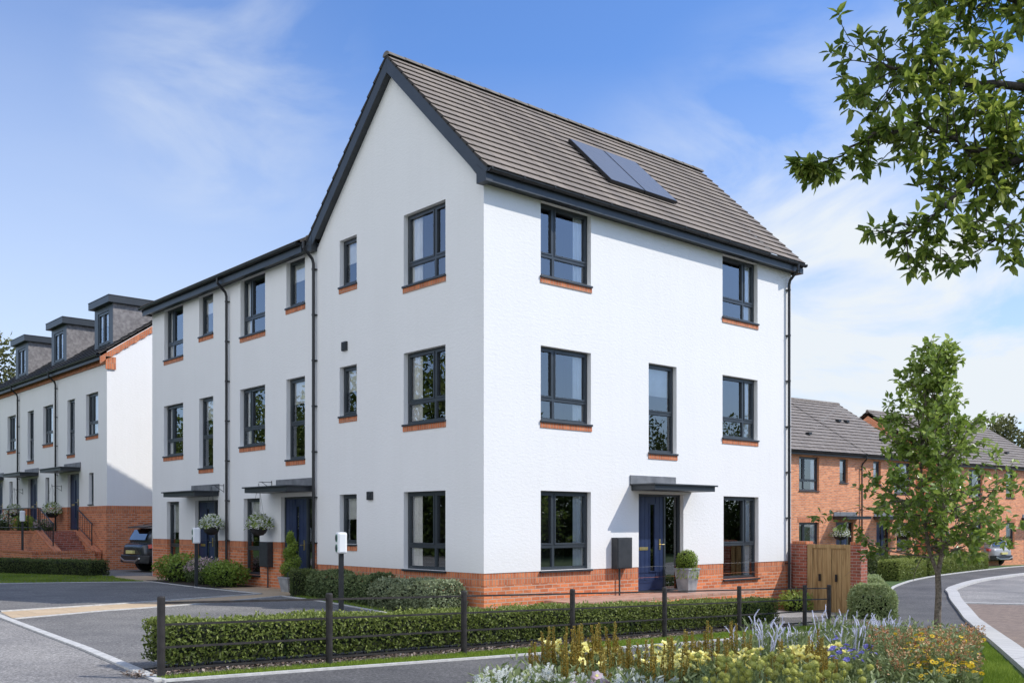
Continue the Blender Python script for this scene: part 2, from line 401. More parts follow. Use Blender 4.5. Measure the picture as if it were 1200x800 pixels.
def drape(name, poly, off, mat, kind='structure'):
    bm = bmesh.new()
    vs = [bm.verts.new((x, y, 0)) for x, y in poly]
    f = bm.faces.new(vs); bmesh.ops.triangulate(bm, faces=[f])
    xs = [p[0] for p in poly]; ys = [p[1] for p in poly]
    for i in range(math.ceil(min(xs)), math.floor(max(xs)) + 1):
        bmesh.ops.bisect_plane(bm, geom=bm.verts[:] + bm.edges[:] + bm.faces[:], plane_co=(i, 0, 0), plane_no=(1, 0, 0))
    for i in range(math.ceil(min(ys)), math.floor(max(ys)) + 1):
        bmesh.ops.bisect_plane(bm, geom=bm.verts[:] + bm.edges[:] + bm.faces[:], plane_co=(0, i, 0), plane_no=(0, 1, 0))
    mb = MB()
    for v in bm.verts: v.co.z = zt(v.co.x, v.co.y) + off
    for f in bm.faces:
        if f.calc_area() > 1e-7:
            p = [v.co.copy() for v in f.verts]
            if f.normal.z < 0: p.reverse()
            mb.face(p)
    bm.free()
    o = mb.build(name, mat); o['kind'] = kind
    return o

def resample(line, step=.4):
    out = []
    for a, b in zip(line[:-1], line[1:]):
        n = max(1, int(math.hypot(b[0] - a[0], b[1] - a[1]) / step))
        for k in range(n): t = k / n; out.append((a[0] + (b[0] - a[0]) * t, a[1] + (b[1] - a[1]) * t))
    out.append(line[-1]); return out
def chaikin(line, n=2):
    for _ in range(n):
        o = [line[0]]
        for a, b in zip(line[:-1], line[1:]):
            o.append((a[0] * .75 + b[0] * .25, a[1] * .75 + b[1] * .25)); o.append((a[0] * .25 + b[0] * .75, a[1] * .25 + b[1] * .75))
        o.append(line[-1]); line = o
    return line
def normals2(pts):
    out = []
    for k in range(len(pts)):
        a = pts[max(k - 1, 0)]; b = pts[min(k + 1, len(pts) - 1)]
        dx, dy = b[0] - a[0], b[1] - a[1]; l = math.hypot(dx, dy) or 1; out.append((-dy / l, dx / l))
    return out
def kerb(mb, line, w, h, sink=.15):
    pts = resample(line); nn = normals2(pts)
    sec = []
    for (x, y), (nx, ny) in zip(pts, nn):
        z = zt(x, y); a = (x + nx * w / 2, y + ny * w / 2); b = (x - nx * w / 2, y - ny * w / 2)
        sec.append(((a[0], a[1], z - sink), (a[0], a[1], z + h), (b[0], b[1], z + h), (b[0], b[1], z - sink)))
    for p, q in zip(sec[:-1], sec[1:]):
        for i in range(3): mb.face([p[i], q[i], q[i + 1], p[i + 1]])
    mb.face(sec[0]); mb.face(sec[-1])

# roads and paths
KL = [(-7.0, 11.0), (-7.3, 6.5), (-7.57, 3.2), (-7.99, -2.1), (-8.33, -5.2)]
FAR = [(-8.33, -5.27), (-4.28, -5.2), (0, -5.1), (5.4, -4.7), (6.42, -4.6)]
LEFTR = chaikin([(6.42, -4.5), (9.3, -3.1), (12.18, -1.6), (16.32, .52), (19.92, 2.42), (23.41, 3.7), (26.76, 4.7), (31.3, 5.8), (45, 8.0), (62, 9.5)], 1)
RIGHTR = chaikin([(62, 5.0), (45, 4.6), (34.1, 3.66), (27.37, 2.6), (23.47, 1.57), (20.6, .7), (18.75, -.3), (16.76, -1.24), (12.07, -3.73), (6.4, -6.65), (2.0, -8.95), (-6, -13.1)], 1)
NEAR = [(6.3, -6.25), (4.82, -5.56), (.53, -5.95), (-5.3, -7.05), (-6.4, -7.3), (-7.2, -8.6), (-7.5, -10.5), (-9, -13.5)]
drape('road', [(-24, -24), (-8.9, -24), (-9, -13.5)] + NEAR[::-1][1:] + [(6.38, -6.25)] + RIGHTR[:-3][::-1][1:] + LEFTR[::-1][:-1] + FAR[::-1] + KL[::-1] + [(-6.6, 14.0), (-7.5, 24), (-24, 24)], .006, TARP if False else TAR)
drape('path', FAR[:] + LEFTR[1:-1] + RIGHTR[1:-3] + [(6.38, -6.25)] + NEAR[1:5] + [(-7.6, -6.6)], .012, TARP)
drape('court', RIGHTR[:-1] + [(2, -14), (60, -30), (62, -10)], .006, TAR)
drape('paved_court', [(15.6, -2.1), (12.0, -3.98), (6.4, -6.95), (2.0, -9.2), (-2, -11.3), (3, -14), (18, -6.5)], .014, BLOCK)
mb = MB(); kerb(mb, [(15.85, -1.9), (18.6, -6.6)], .22, .03); struct(mb.build('sett_band', KERBM))
mb = MB(); kerb(mb, RIGHTR, .32, .075); struct(mb.build('kerb', KERBM))
mb = MB(); kerb(mb, KL, .11, .03); kerb(mb, FAR[:-1], .06, .035); kerb(mb, LEFTR[6:], .09, .05); kerb(mb, NEAR[:5], .06, .04); struct(mb.build('edging', CONC))
# driveways
D1 = [(-7.12, 10.6), (-7.3, 4.24), (-5.56, 4.75), (-4.18, 5.18), (-1.38, 6.2), (-1.50, 9.2), (-1.38, 12.47), (-3.36, 13.14), (-6.5, 13.9)]
D2 = [(-7.52, 2.6), (-5.93, 3.43), (-3.96, 4.09), (-1.38, 5.25), (-1.30, 3.5), (-1.42, .7), (-4.0, -2.6), (-8.2, -4.3), (-7.98, -2.1), (-7.62, 2.2)]
drape('driveway', D1, .014, TARD)
drape('driveway', D2, .014, TARD)
drape('slab_path', [(-7.30, 4.2), (-7.50, 2.65), (-5.93, 3.47), (-3.96, 4.13), (-1.38, 5.3), (-.05, 6.05), (-.05, 8.9), (-1.1, 9.0), (-1.34, 6.15), (-4.18, 5.14), (-5.56, 4.71)], .010, SLAB)
drape('slab_path', [(-.04, 9.0), (-.04, 16.3), (-1.2, 16.3), (-1.45, 13.4), (-1.36, 12.5), (-1.0, 10.6), (-1.05, 9.05)], .010, SLAB)
mb = MB()
kerb(mb, [(-7.3, 4.24), (-5.56, 4.75), (-4.18, 5.18), (-1.38, 6.2), (-1.50, 9.2), (-1.38, 12.47), (-3.36, 13.14), (-6.5, 13.9), (-9, 14.5)], .06, .03)
kerb(mb, [(-7.52, 2.6), (-5.93, 3.43), (-3.96, 4.09), (-1.38, 5.25), (-1.30, 3.5), (-1.42, .7), (-4.0, -2.6)], .06, .03)
struct(mb.build('edging', CONC))
drape('parking_bay', [(-1.0, 16.35), (-1.0, 21.3), (8, 21.3), (8, 16.35)], .01, TARD)
# raised brick path before the front door
def doorstep():
    mb = MB()
    mb.box(1.55, 7.25, -1.0, -.015, -.9, -.06, 0)
    for i in range(26):
        x = 1.55 + i * .22
        mb.box(x + .004, x + .216, -1.0, -.79, -.062, -.004, 1)
    mb.box(1.55, 7.25, -.785, -.016, -.062, -.012, 1)
    struct(mb.build('raised_path', [BRICK, PATHB]))
doorstep()

# ------------------------------------------------------------------ wall building
def band(mb, fr, u0, u1, z0, z1, holes, w=0.0, mi=0):
    us = {u0, u1}; zs = {z0, z1}
    for (a, b, c, d) in holes:
        for q in (a, b):
            if u0 < q < u1: us.add(q)
        for q in (c, d):
            if z0 < q < z1: zs.add(q)
    us = sorted(us); zs = sorted(zs)
    for i in range(len(us) - 1):
        for j in range(len(zs) - 1):
            cu = (us[i] + us[i + 1]) / 2; cz = (zs[j] + zs[j + 1]) / 2
            if any(a < cu < b and c < cz < d for a, b, c, d in holes): continue
            mb.face([fr(us[i], w, zs[j]), fr(us[i + 1], w, zs[j]), fr(us[i + 1], w, zs[j + 1]), fr(us[i], w, zs[j + 1])], mi)
def reveals(mb, fr, holes, z0, z1, w=0, depth=.2, mi=0):
    for (a, b, c, d) in holes:
        lo, hi = max(c, z0), min(d, z1)
        if lo >= hi: continue
        for u in (a, b): mb.face([fr(u, w, lo), fr(u, w - depth, lo), fr(u, w - depth, hi), fr(u, w, hi)], mi)
        if z0 <= d <= z1: mb.face([fr(a, w, d), fr(b, w, d), fr(b, w - depth, d), fr(a, w - depth, d)], mi)
        if z0 <= c <= z1: mb.face([fr(a, w, c), fr(b, w, c), fr(b, w - depth, c), fr(a, w - depth, c)], mi)

def curtain_mesh(fr, u0, u1, z0, z1, w, mb):
    n = max(6, int((u1 - u0) / .025)); prev = None
    ph = U_(0, 6)
    for i in range(n + 1):
        t = i / n; u = u0 + (u1 - u0) * t; ww = w + .025 * math.sin(t * (u1 - u0) * 55 + ph)
        cur = (fr(u, ww, z0), fr(u, ww, z1))
        if prev: mb.face([prev[0], cur[0], cur[1], prev[1]])
        prev = cur

def window(parent, org, fr, u0, u1, z0, z1, mull=None, trans=None, curtain=None, blind=None, bricksill=True, sill=True, room=True, depth=.11, name='window'):
    """recessed casement: frame > pane, sill, brick_sill, curtain, room"""
    mb = MB(); W0, W1 = -depth - .07, -depth
    t = .055
    mb.fbox(fr, u0, u0 + t, W0, W1, z0, z1); mb.fbox(fr, u1 - t, u1, W0, W1, z0, z1)
    mb.fbox(fr, u0 + t, u1 - t, W0, W1, z1 - t, z1); mb.fbox(fr, u0 + t, u1 - t, W0, W1, z0, z0 + t)
    ucuts = [u0 + t] ; zcuts = [z0 + t]
    if trans:
        zt_ = z0 + (z1 - z0) * trans
        mb.fbox(fr, u0 + t, u1 - t, W0, W1, zt_ - .03, zt_ + .03)
    if mull:
        um = u0 + (u1 - u0) * mull
        segs = [(z0 + t, z1 - t)] if not trans else [(z0 + t, zt_ - .03), (zt_ + .03, z1 - t)]
        for a, b in segs: mb.fbox(fr, um - .03, um + .03, W0, W1, a, b)
    ur = [(u0 + t, u1 - t)] if not mull else [(u0 + t, um - .03), (um + .03, u1 - t)]
    zr = [(z0 + t, z1 - t)] if not trans else [(z0 + t, zt_ - .03), (zt_ + .03, z1 - t)]
    pm = MB()
    for (a, b) in ur:
        for k, (c, d) in enumerate(zr):
            s = .034 if (k == len(zr) - 1) else .012
            o = .014 if (k == len(zr) - 1) else -.01
            mb.fbox(fr, a, a + s, W0 + .01, W1 + o, c, d); mb.fbox(fr, b - s, b, W0 + .01, W1 + o, c, d)
            mb.fbox(fr, a + s, b - s, W0 + .01, W1 + o, c, c + s); mb.fbox(fr, a + s, b - s, W0 + .01, W1 + o, d - s, d)
            wp = W1 - .03
            pm.face([fr(a + s, wp, c + s), fr(b - s, wp, c + s), fr(b - s, wp, d - s), fr(a + s, wp, d - s)])
    win = mb.build(name, ANTHF, parent, org)
    pm.orient(fr.N).build('pane', GLASS, win, org)
    if sill:
        sm = MB(); sm.fbox(fr, u0 - .02, u1 + .02, W0, .045, z0 - .045, z0 - .004); sm.build('sill', ANTH, win, org, bevel=.004)
    if bricksill:
        bm_ = MB(); bm_.fbox(fr, u0 - .015, u1 + .015, -.05, .016, z0 - .15, z0 - .047); bm_.build('brick_sill', SOLD, win, org)
    if curtain:
        for (a, b) in curtain:
            cm = MB(); curtain_mesh(fr, u0 + (u1 - u0) * a, u0 + (u1 - u0) * b, z0 + .02, z1 - .02, W0 - .03, cm); cm.build('curtain', CURT, win, org)
    if blind:
        bm_ = MB(); zb = z1 - (z1 - z0) * blind
        bm_.fbox(fr, u0 + .03, u1 - .03, W0 - .03, W0 - .025, zb, z1 - .01); bm_.fbox(fr, u0 + .03, u1 - .03, W0 - .035, W0 - .02, zb - .02, zb + .005)
        bm_.build('blind', BLIND, win, org)
    if room:
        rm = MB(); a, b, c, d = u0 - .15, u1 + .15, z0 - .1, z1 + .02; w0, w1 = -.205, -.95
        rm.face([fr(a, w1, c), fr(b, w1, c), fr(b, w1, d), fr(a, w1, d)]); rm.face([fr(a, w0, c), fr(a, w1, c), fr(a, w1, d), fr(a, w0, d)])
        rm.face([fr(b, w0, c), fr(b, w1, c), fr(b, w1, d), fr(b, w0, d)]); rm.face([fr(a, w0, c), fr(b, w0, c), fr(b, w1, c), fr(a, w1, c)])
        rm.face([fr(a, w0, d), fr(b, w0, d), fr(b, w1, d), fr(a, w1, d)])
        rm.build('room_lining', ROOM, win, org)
    return win

def door(parent, org, fr, u0, u1, z0, z1, lu0, lu1, slit, hu, boards=6):
    """opening u0-u1; leaf lu0-lu1, the rest a dark sidelight"""
    W0, W1 = -.17, -.10
    mb = MB(); t = .05
    mb.fbox(fr, u0, u0 + t, W0, W1, z0, z1); mb.fbox(fr, u1 - t, u1, W0, W1, z0, z1); mb.fbox(fr, u0 + t, u1 - t, W0, W1, z1 - t, z1)
    mb.fbox(fr, u0 + t, u1 - t, W0, W1 + .02, z0, z0 + .04)
    for e in (lu0, lu1):
        if abs(e - u0) > .08 and abs(e - u1) > .08: mb.fbox(fr, e - .03, e + .03, W0, W1, z0 + .04, z1 - t)
    # sidelight frames + panel
    side = (lu1 + .03, u1 - t) if (u1 - lu1) > (lu0 - u0) else (u0 + t, lu0 - .03)
    d = mb.build('door_frame', ANTHF, parent, org)
    pm = MB(); pm.face([fr(side[0], -.14, z0 + .04), fr(side[1], -.14, z0 + .04), fr(side[1], -.14, z1 - t), fr(side[0], -.14, z1 - t)])
    pm.orient(fr.N).build('sidelight', GLASSD, d, org)
    lf = MB(); a, b = lu0 + .032, lu1 - .032; zb, ztop = z0 + .045, z1 - t - .004
    s0, s1 = slit
    zs0, zs1 = zb + .42, ztop - .18
    n = boards; wb = (b - a) / n
    # leaf core behind, boards in front with V gaps, leaving the glazed slit
    lf.fbox(fr, a, s0 - .035, -.155, -.125, zb, ztop); lf.fbox(fr, s1 + .035, b, -.155, -.125, zb, ztop)
    lf.fbox(fr, s0 - .035, s1 + .035, -.155, -.125, zb, zs0 - .03); lf.fbox(fr, s0 - .035, s1 + .035, -.155, -.125, zs1 + .03, ztop)
    def planks(x0, x1):
        k = max(1, round((x1 - x0) / wb)); ww = (x1 - x0) / k
        for i in range(k): lf.fbox(fr, x0 + i * ww + .005, x0 + (i + 1) * ww - .005, -.125, -.115, zb + .22, ztop - .01)
    planks(a + .005, s0 - .04); planks(s1 + .04, b - .005)
    lf.fbox(fr, a + .005, b - .005, -.125, -.113, zb, zb + .21)
    for (x0, x1, q0, q1) in ((s0 - .035, s0, zs0 - .03, zs1 + .03), (s1, s1 + .035, zs0 - .03, zs1 + .03), (s0, s1, zs0 - .03, zs0), (s0, s1, zs1, zs1 + .03)):
        lf.fbox(fr, x0, x1, -.13, -.108, q0, q1)
    leafo = lf.build('door', NAVY, parent, org)
    gm = MB(); gm.face([fr(s0, -.135, zs0), fr(s1, -.135, zs0), fr(s1, -.135, zs1), fr(s0, -.135, zs1)]); gm.orient(fr.N).build('door_pane', GLASSD, leafo, org)
    hm = MB(); hm.fbox(fr, hu - .02, hu + .02, -.113, -.100, z0 + .93, z0 + 1.17); hm.tube([fr(hu, -.10, z0 + 1.05), fr(hu, -.06, z0 + 1.05), fr(hu + .10, -.055, z0 + 1.05)], .010, 8)
    hm.build('handle', BRASS, leafo, org)
    lm = MB(); lc = (a + s0) / 2 if (s0 - a) > (b - s1) else (s1 + b) / 2
    lm.fbox(fr, lc - .14, lc + .14, -.113, -.104, z0 + .93, z0 + 1.0); lm.fbox(fr, lc - .12, lc + .12, -.104, -.099, z0 + .945, z0 + .985)
    lm.build('letterbox', BRASS, leafo, org)
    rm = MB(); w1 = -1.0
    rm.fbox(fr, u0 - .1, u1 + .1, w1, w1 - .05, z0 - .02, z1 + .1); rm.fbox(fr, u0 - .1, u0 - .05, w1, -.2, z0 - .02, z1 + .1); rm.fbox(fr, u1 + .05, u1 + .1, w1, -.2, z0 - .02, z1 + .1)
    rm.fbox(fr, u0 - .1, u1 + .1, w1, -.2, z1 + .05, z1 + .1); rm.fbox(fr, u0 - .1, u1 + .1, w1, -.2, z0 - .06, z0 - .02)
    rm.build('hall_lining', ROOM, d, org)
    return d

def canopy(parent, org, fr, u0, u1, z, D=.68, up=(None, None)):
    mb = MB()
    mb.fbox(fr, u0, u1, .002, D, z - .13, z - .02); mb.fbox(fr, u0 - .05, u1 + .05, .003, D + .05, z - .02, z + .012)
    c = mb.build('canopy', ANTH, parent, org, bevel=.004)
    a, b = up
    mb = MB(); n = 3
    mb.fbox(fr, a, b, .004, .03, z + .012, z + .2)
    mb.build('flashing', LEAD, c, org)

def downpipe(parent, org, fr, u, ztop, zbot, over=.30, n=7, w=.075):
    mb = MB()
    mb.tube([fr(u, over + .02, ztop), fr(u, over + .02, ztop - .14), fr(u, w + .03, ztop - .36), fr(u, w, ztop - .46), fr(u, w, zbot)], .036, 10)
    for i in range(n):
        z = ztop - .6 - i * (ztop - .8 - zbot) / n
        mb.tube([fr(u, w, z - .02), fr(u, w, z + .02)], .044, 10); mb.fbox(fr, u - .06, u + .06, .001, .05, z - .012, z + .012)
    mb.build('downpipe', BLACKP, parent, org, smooth=False)
def gutter(parent, org, fr, u0, u1, w, z, r=.058):
    mb = MB(); n = 8; L = []
    for i in range(n + 1):
        a = math.pi + math.pi * i / n; L.append((w + r * math.cos(a), z + r * math.sin(a)))
    for (w0, z0), (w1, z1) in zip(L[:-1], L[1:]):
        mb.face([fr(u0, w0, z0), fr(u1, w0, z0), fr(u1, w1, z1), fr(u0, w1, z1)])
    for u in (u0, u1):
        mb.face([fr(u, a, b) for a, b in L])
    k = int((u1 - u0) / .8)
    for i in range(k + 1):
        u = u0 + .05 + i * (u1 - u0 - .1) / max(1, k)
        for (w0, z0), (w1, z1) in zip(L[:-1], L[1:]):
            s = 1.12
            q = [(w + (a - w) * s, z + (b - z) * s) for a, b in ((w0, z0), (w1, z1))]
            mb.face([fr(u - .02, *q[0]), fr(u + .02, *q[0]), fr(u + .02, *q[1]), fr(u - .02, *q[1])])
        mb.face([fr(u - .02, w + r * 1.12, z), fr(u + .02, w + r * 1.12, z), fr(u + .02, w + r * 1.12, z + .014), fr(u - .02, w + r * 1.12, z + .014)])
    mb.build('gutter', BLACKP, parent, org)

def courses(mb, O, U, S, N, L, H, gauge=.33, thick=.028, jit=.004):
    """stepped tile courses; the tile noses overhang the course below"""
    O, U, S, N = Vector(O), Vector(U), Vector(S), Vector(N)
    n = max(1, round(H / gauge)); g = H / n
    for i in range(n):
        s0, s1 = i * g, (i + 1) * g + .03
        h0, h1 = thick * 1.5, 0.004
        k = max(1, int(L / .33)); 
        a0, a1 = O + S * s0 + N * h0, O + S * min(s1, H) + N * h1
        mb.face([a0, a0 + U * L, a1 + U * L, a1], 0)
        b0 = O + S * (s0) + N * (h0 - .016); mb.face([a0, a0 + U * L, b0 + U * L, b0], 0)
        c0 = O + S * (s0 + .05) + N * .002; mb.face([b0, b0 + U * L, c0 + U * L, c0], 1)
        for e in (0, L): mb.face([a0 + U * e, a1 + U * e, O + S * min(s1, H) + U * e - N * .03, O + S * s0 + U * e - N * .03], 1)

# ------------------------------------------------------------------ corner house
def corner_house():
    h = thing('corner_house', 'tall white rendered end house with steep gable, solar panels and blue front door', 'house', (0, 0, 0))
    o = (0, 0, 0)
    fx = Frame((0, 0, 0), (1, 0, 0), (0, -1, 0)); fy = Frame((0, 0, 0), (0, 1, 0), (-1, 0, 0))
    X1, Y1, ZT = 10.26, 6.1, 7.92
    HX = [(1.47, 2.9, 6.44, 7.915), (1.47, 2.9, 3.57, 5.05), (1.47, 2.9, .58, 2.17), (4.72, 5.68, 3.09, 5.05), (7.38, 8.8, 3.57, 5.05), (7.38, 8.8, 6.44, 7.915), (7.42, 8.84, .19, 2.17), (4.39, 5.92, 0, 2.17)]
    HY = [(1.18, 2.6, 6.44, 7.915), (1.18, 2.6, 3.57, 5.05), (1.18, 2.6, .58, 2.17), (4.39, 5.1, 6.86, 7.915), (4.39, 5.1, 3.94, 5.05), (4.39, 5.1, 1.06, 2.17)]
    w = MB()
    for fr, L, H in ((fx, X1, HX), (fy, Y1, HY)):
        band(w, fr, 0, L, .57, ZT, H); reveals(w, fr, H, .57, ZT)
    w.face([fy(0, 0, ZT), fy(Y1, 0, ZT), fy(3.05, 0, 11.2)])
    fr2 = Frame((X1, 0, 0), (0, 1, 0), (1, 0, 0)); band(w, fr2, 0, Y1, -1, ZT, []); w.face([fr2(0, 0, ZT), fr2(Y1, 0, ZT), fr2(3.05, 0, 11.2)])
    w.face([(0, Y1, -1), (X1, Y1, -1), (X1, Y1, ZT), (0, Y1, ZT)])
    for fr, L in ((fx, X1), (fy, Y1)): w.face([fr(0, 0, .57), fr(L, 0, .57), fr(L, -.02, .57), fr(0, -.02, .57)])
    w.build('wall', WHITE, h)
    p = MB()
    for fr, L, H in ((fx, X1, HX), (fy, Y1, HY)):
        q = -.012
        band(p, fr, .012, L, -1.0, .333, H, q, 0); reveals(p, fr, H, -1, .333, q, .19, 0)
        band(p, fr, .012, L, .337, .569, H, q, 1); reveals(p, fr, H, .337, .569, q, .19, 1)
        p.face([fr(0.012, q, .333), fr(L, q, .333), fr(L, q - .01, .335), fr(.012, q - .01, .335)], 0)
    p.build('plinth', [BRICK, SOLD], h)
    B = [(.80, .985)]; A = [(.02, .13), (.70, .97)]
    c1 = [(0, .09), (.76, .97)]
    window(h, o, fx, *HX[0], .31, .30, c1); window(h, o, fx, *HX[1], .31, .30, c1); window(h, o, fx, *HX[2], .31, .30, c1, bricksill=False)
    window(h, o, fx, *HX[3], None, .45, None, .34)
    c2 = [(.72, .95)]
    window(h, o, fx, *HX[4], .68, .30, c2); window(h, o, fx, *HX[5], .68, .30, c2); window(h, o, fx, *HX[6], .68, .42, c2, bricksill=False)
    c3 = [(.72, .97)]
    for k in (0, 1, 2): window(h, o, fy, *HY[k], .33, .30, c3, bricksill=k < 2)
    for k in (3, 4, 5): window(h, o, fy, *HY[k], None, None, None, .48)
    door(h, o, fx, 4.39, 5.92, 0, 2.17, 4.42, 5.38, (4.90, 5.05), 5.22)
    canopy(h, o, fx, 4.15, 6.22, 2.36, .66, (4.1, 5.62))
    for (u0, u1, z0, z1) in ((4.76, 4.96, 5.4, 5.6), (3.73, 3.93, 2.03, 2.21)):
        v = MB(); v.fbox(fy, u0, u1, .001, .05, z0, z1)
        for i in range(4): v.fbox(fy, u0 + .02, u1 - .02, .05, .062, z0 + .02 + i * .042, z0 + .045 + i * .042)
        v.build('vent', DARKV, h, bevel=.003)
    m = MB(); m.fbox(fx, 3.52, 3.99, .002, .17, .56, 1.22); m.fbox(fx, 3.54, 3.97, .17, .182, .58, 1.20); m.tube([fx(3.72, .05, .56), fx(3.72, .05, -.3)], .02, 8)
    m.build('meter_box', DARKV, h, bevel=.006)
    # roof
    zr, ye, ze, xa, xb = 11.35, .30, 8.13, -.17, 10.42
    yr = 3.0; v = Vector((0, yr + ye, zr - ze)); H = v.length; S = v / H; N = Vector((0, -S.z, S.y))
    r = MB(); courses(r, (xa, -ye, ze), (1, 0, 0), S, N, xb - xa, H, .27, .025)
    S2 = Vector((0, -S.y, S.z)); N2 = Vector((0, S.z, S.y)); courses(r, (xa, 2 * yr + ye, ze), (1, 0, 0), S2, N2, xb - xa, H)
    roof = r.build('roof', [TILE, UNDER], h)
    rd = MB(); k = 24; step = (xb - xa) / k
    for i in range(k):
        a = xa + i * step; n = 8; prev = None
        for e, rr in ((a - .005, .115), (a + step, .105)):
            ring = [(e, yr + rr * math.cos(math.pi * j / n) * 1.05, zr - .02 + rr * math.sin(math.pi * j / n) * .85) for j in range(n + 1)]
            if prev:
                for j in range(n): rd.face([prev[j], ring[j], ring[j + 1], prev[j + 1]])
            else: rd.face(ring)
            prev = ring
        rd.face(prev)
    rd.build('ridge_tiles', noisy('ridge tile', (.13, .115, .10), (.19, .17, .15), 4, .8, .2), roof)
    # solar panels lying on the front slope
    for (x0, x1) in ((4.02, 5.13), (5.155, 6.28)):
        s = MB(); b = Vector((0, -ye, ze))
        def P(x, q, n_): return Vector((x, 0, 0)) + b + S * q + N * n_
        s.hexa([P(x0, 1.17, .045), P(x1, 1.17, .045), P(x1, 3.0, .045), P(x0, 3.0, .045), P(x0, 1.17, .115), P(x1, 1.17, .115), P(x1, 3.0, .115), P(x0, 3.0, .115)], 1)
        s.hexa([P(x0 + .02, 1.19, .112), P(x1 - .02, 1.19, .112), P(x1 - .02, 2.98, .112), P(x0 + .02, 2.98, .112), P(x0 + .02, 1.19, .118), P(x1 - .02, 1.19, .118), P(x1 - .02, 2.98, .118), P(x0 + .02, 2.98, .118)], 0)
        s.build('solar_panel', [PANEL, BLACKP], roof)
    # verge boards, both slopes, both gables
    for sx, x0, x1 in ((-1, xa + .012, xa + .037), (1, xb - .037, xb - .012)):
        for sg in (1, -1):
            def Q(q, n_, x):
                base = Vector((x, -ye if sg > 0 else 2 * yr + ye, ze)); SS = S if sg > 0 else S2; NN = N if sg > 0 else N2
                return base + SS * q + NN * n_
            tp = S.z / S.y; hb = H - .26 * tp - .002; hh = H - .012 * tp - .002
            bb = MB()
            bb.hexa([Q(-.03, -.26, x0), Q(-.03, -.26, x1), Q(hb, -.26, x1), Q(hb, -.26, x0), Q(-.03, -.012, x0), Q(-.03, -.012, x1), Q(hh, -.012, x1), Q(hh, -.012, x0)])
            # soffit under the verge
            a, b_ = (x1, .0) if sx < 0 else (X1, x0)
            bb.build('bargeboard', ANTH, h)
            bb = MB(); bb.face([Q(.25, -.25, a), Q(hb, -.25, a), Q(hb, -.25, b_), Q(.25, -.25, b_)]); bb.build('verge_soffit', ANTH, h)
    # eaves: fascia, soffit, boxed ends
    f = MB()
    f.box(xa + .04, xb - .04, -.25, -.225, 7.89, 8.07); f.build('fascia', ANTH, h); f = MB(); f.box(xa + .04, xb - .04, -.225, -.002, 7.925, 7.945); f.build('soffit', ANTH, h)
    for x0, x1 in ((xa + .006, .0 - .003), (X1 + .003, xb - .006)):
        for y0, y1 in ((-.262, .02), (6.08, 6.36)):
            f = MB(); f.box(x0, x1, y0, y1, 7.885, 8.02)
            f.hexa([(x0, y0, 8.021), (x1, y0, 8.021), (x1, y1, 8.021), (x0, y1, 8.021), (x0, y0 if y0 > 0 else y0 + .02, 8.03 if y0 < 0 else 8.25), (x1, y0 if y0 > 0 else y0 + .02, 8.03 if y0 < 0 else 8.25), (x1, y1, 8.25 if y0 < 0 else 8.03), (x0, y1, 8.25 if y0 < 0 else 8.03)])
            f.build('boxed_eave', ANTH, h)
    gutter(h, o, fx, xa + .02, xb + .03, .315, 8.10)
    downpipe(h, o, fx, 10.06, 8.06, -.85, .315)
    return h
corner_house()

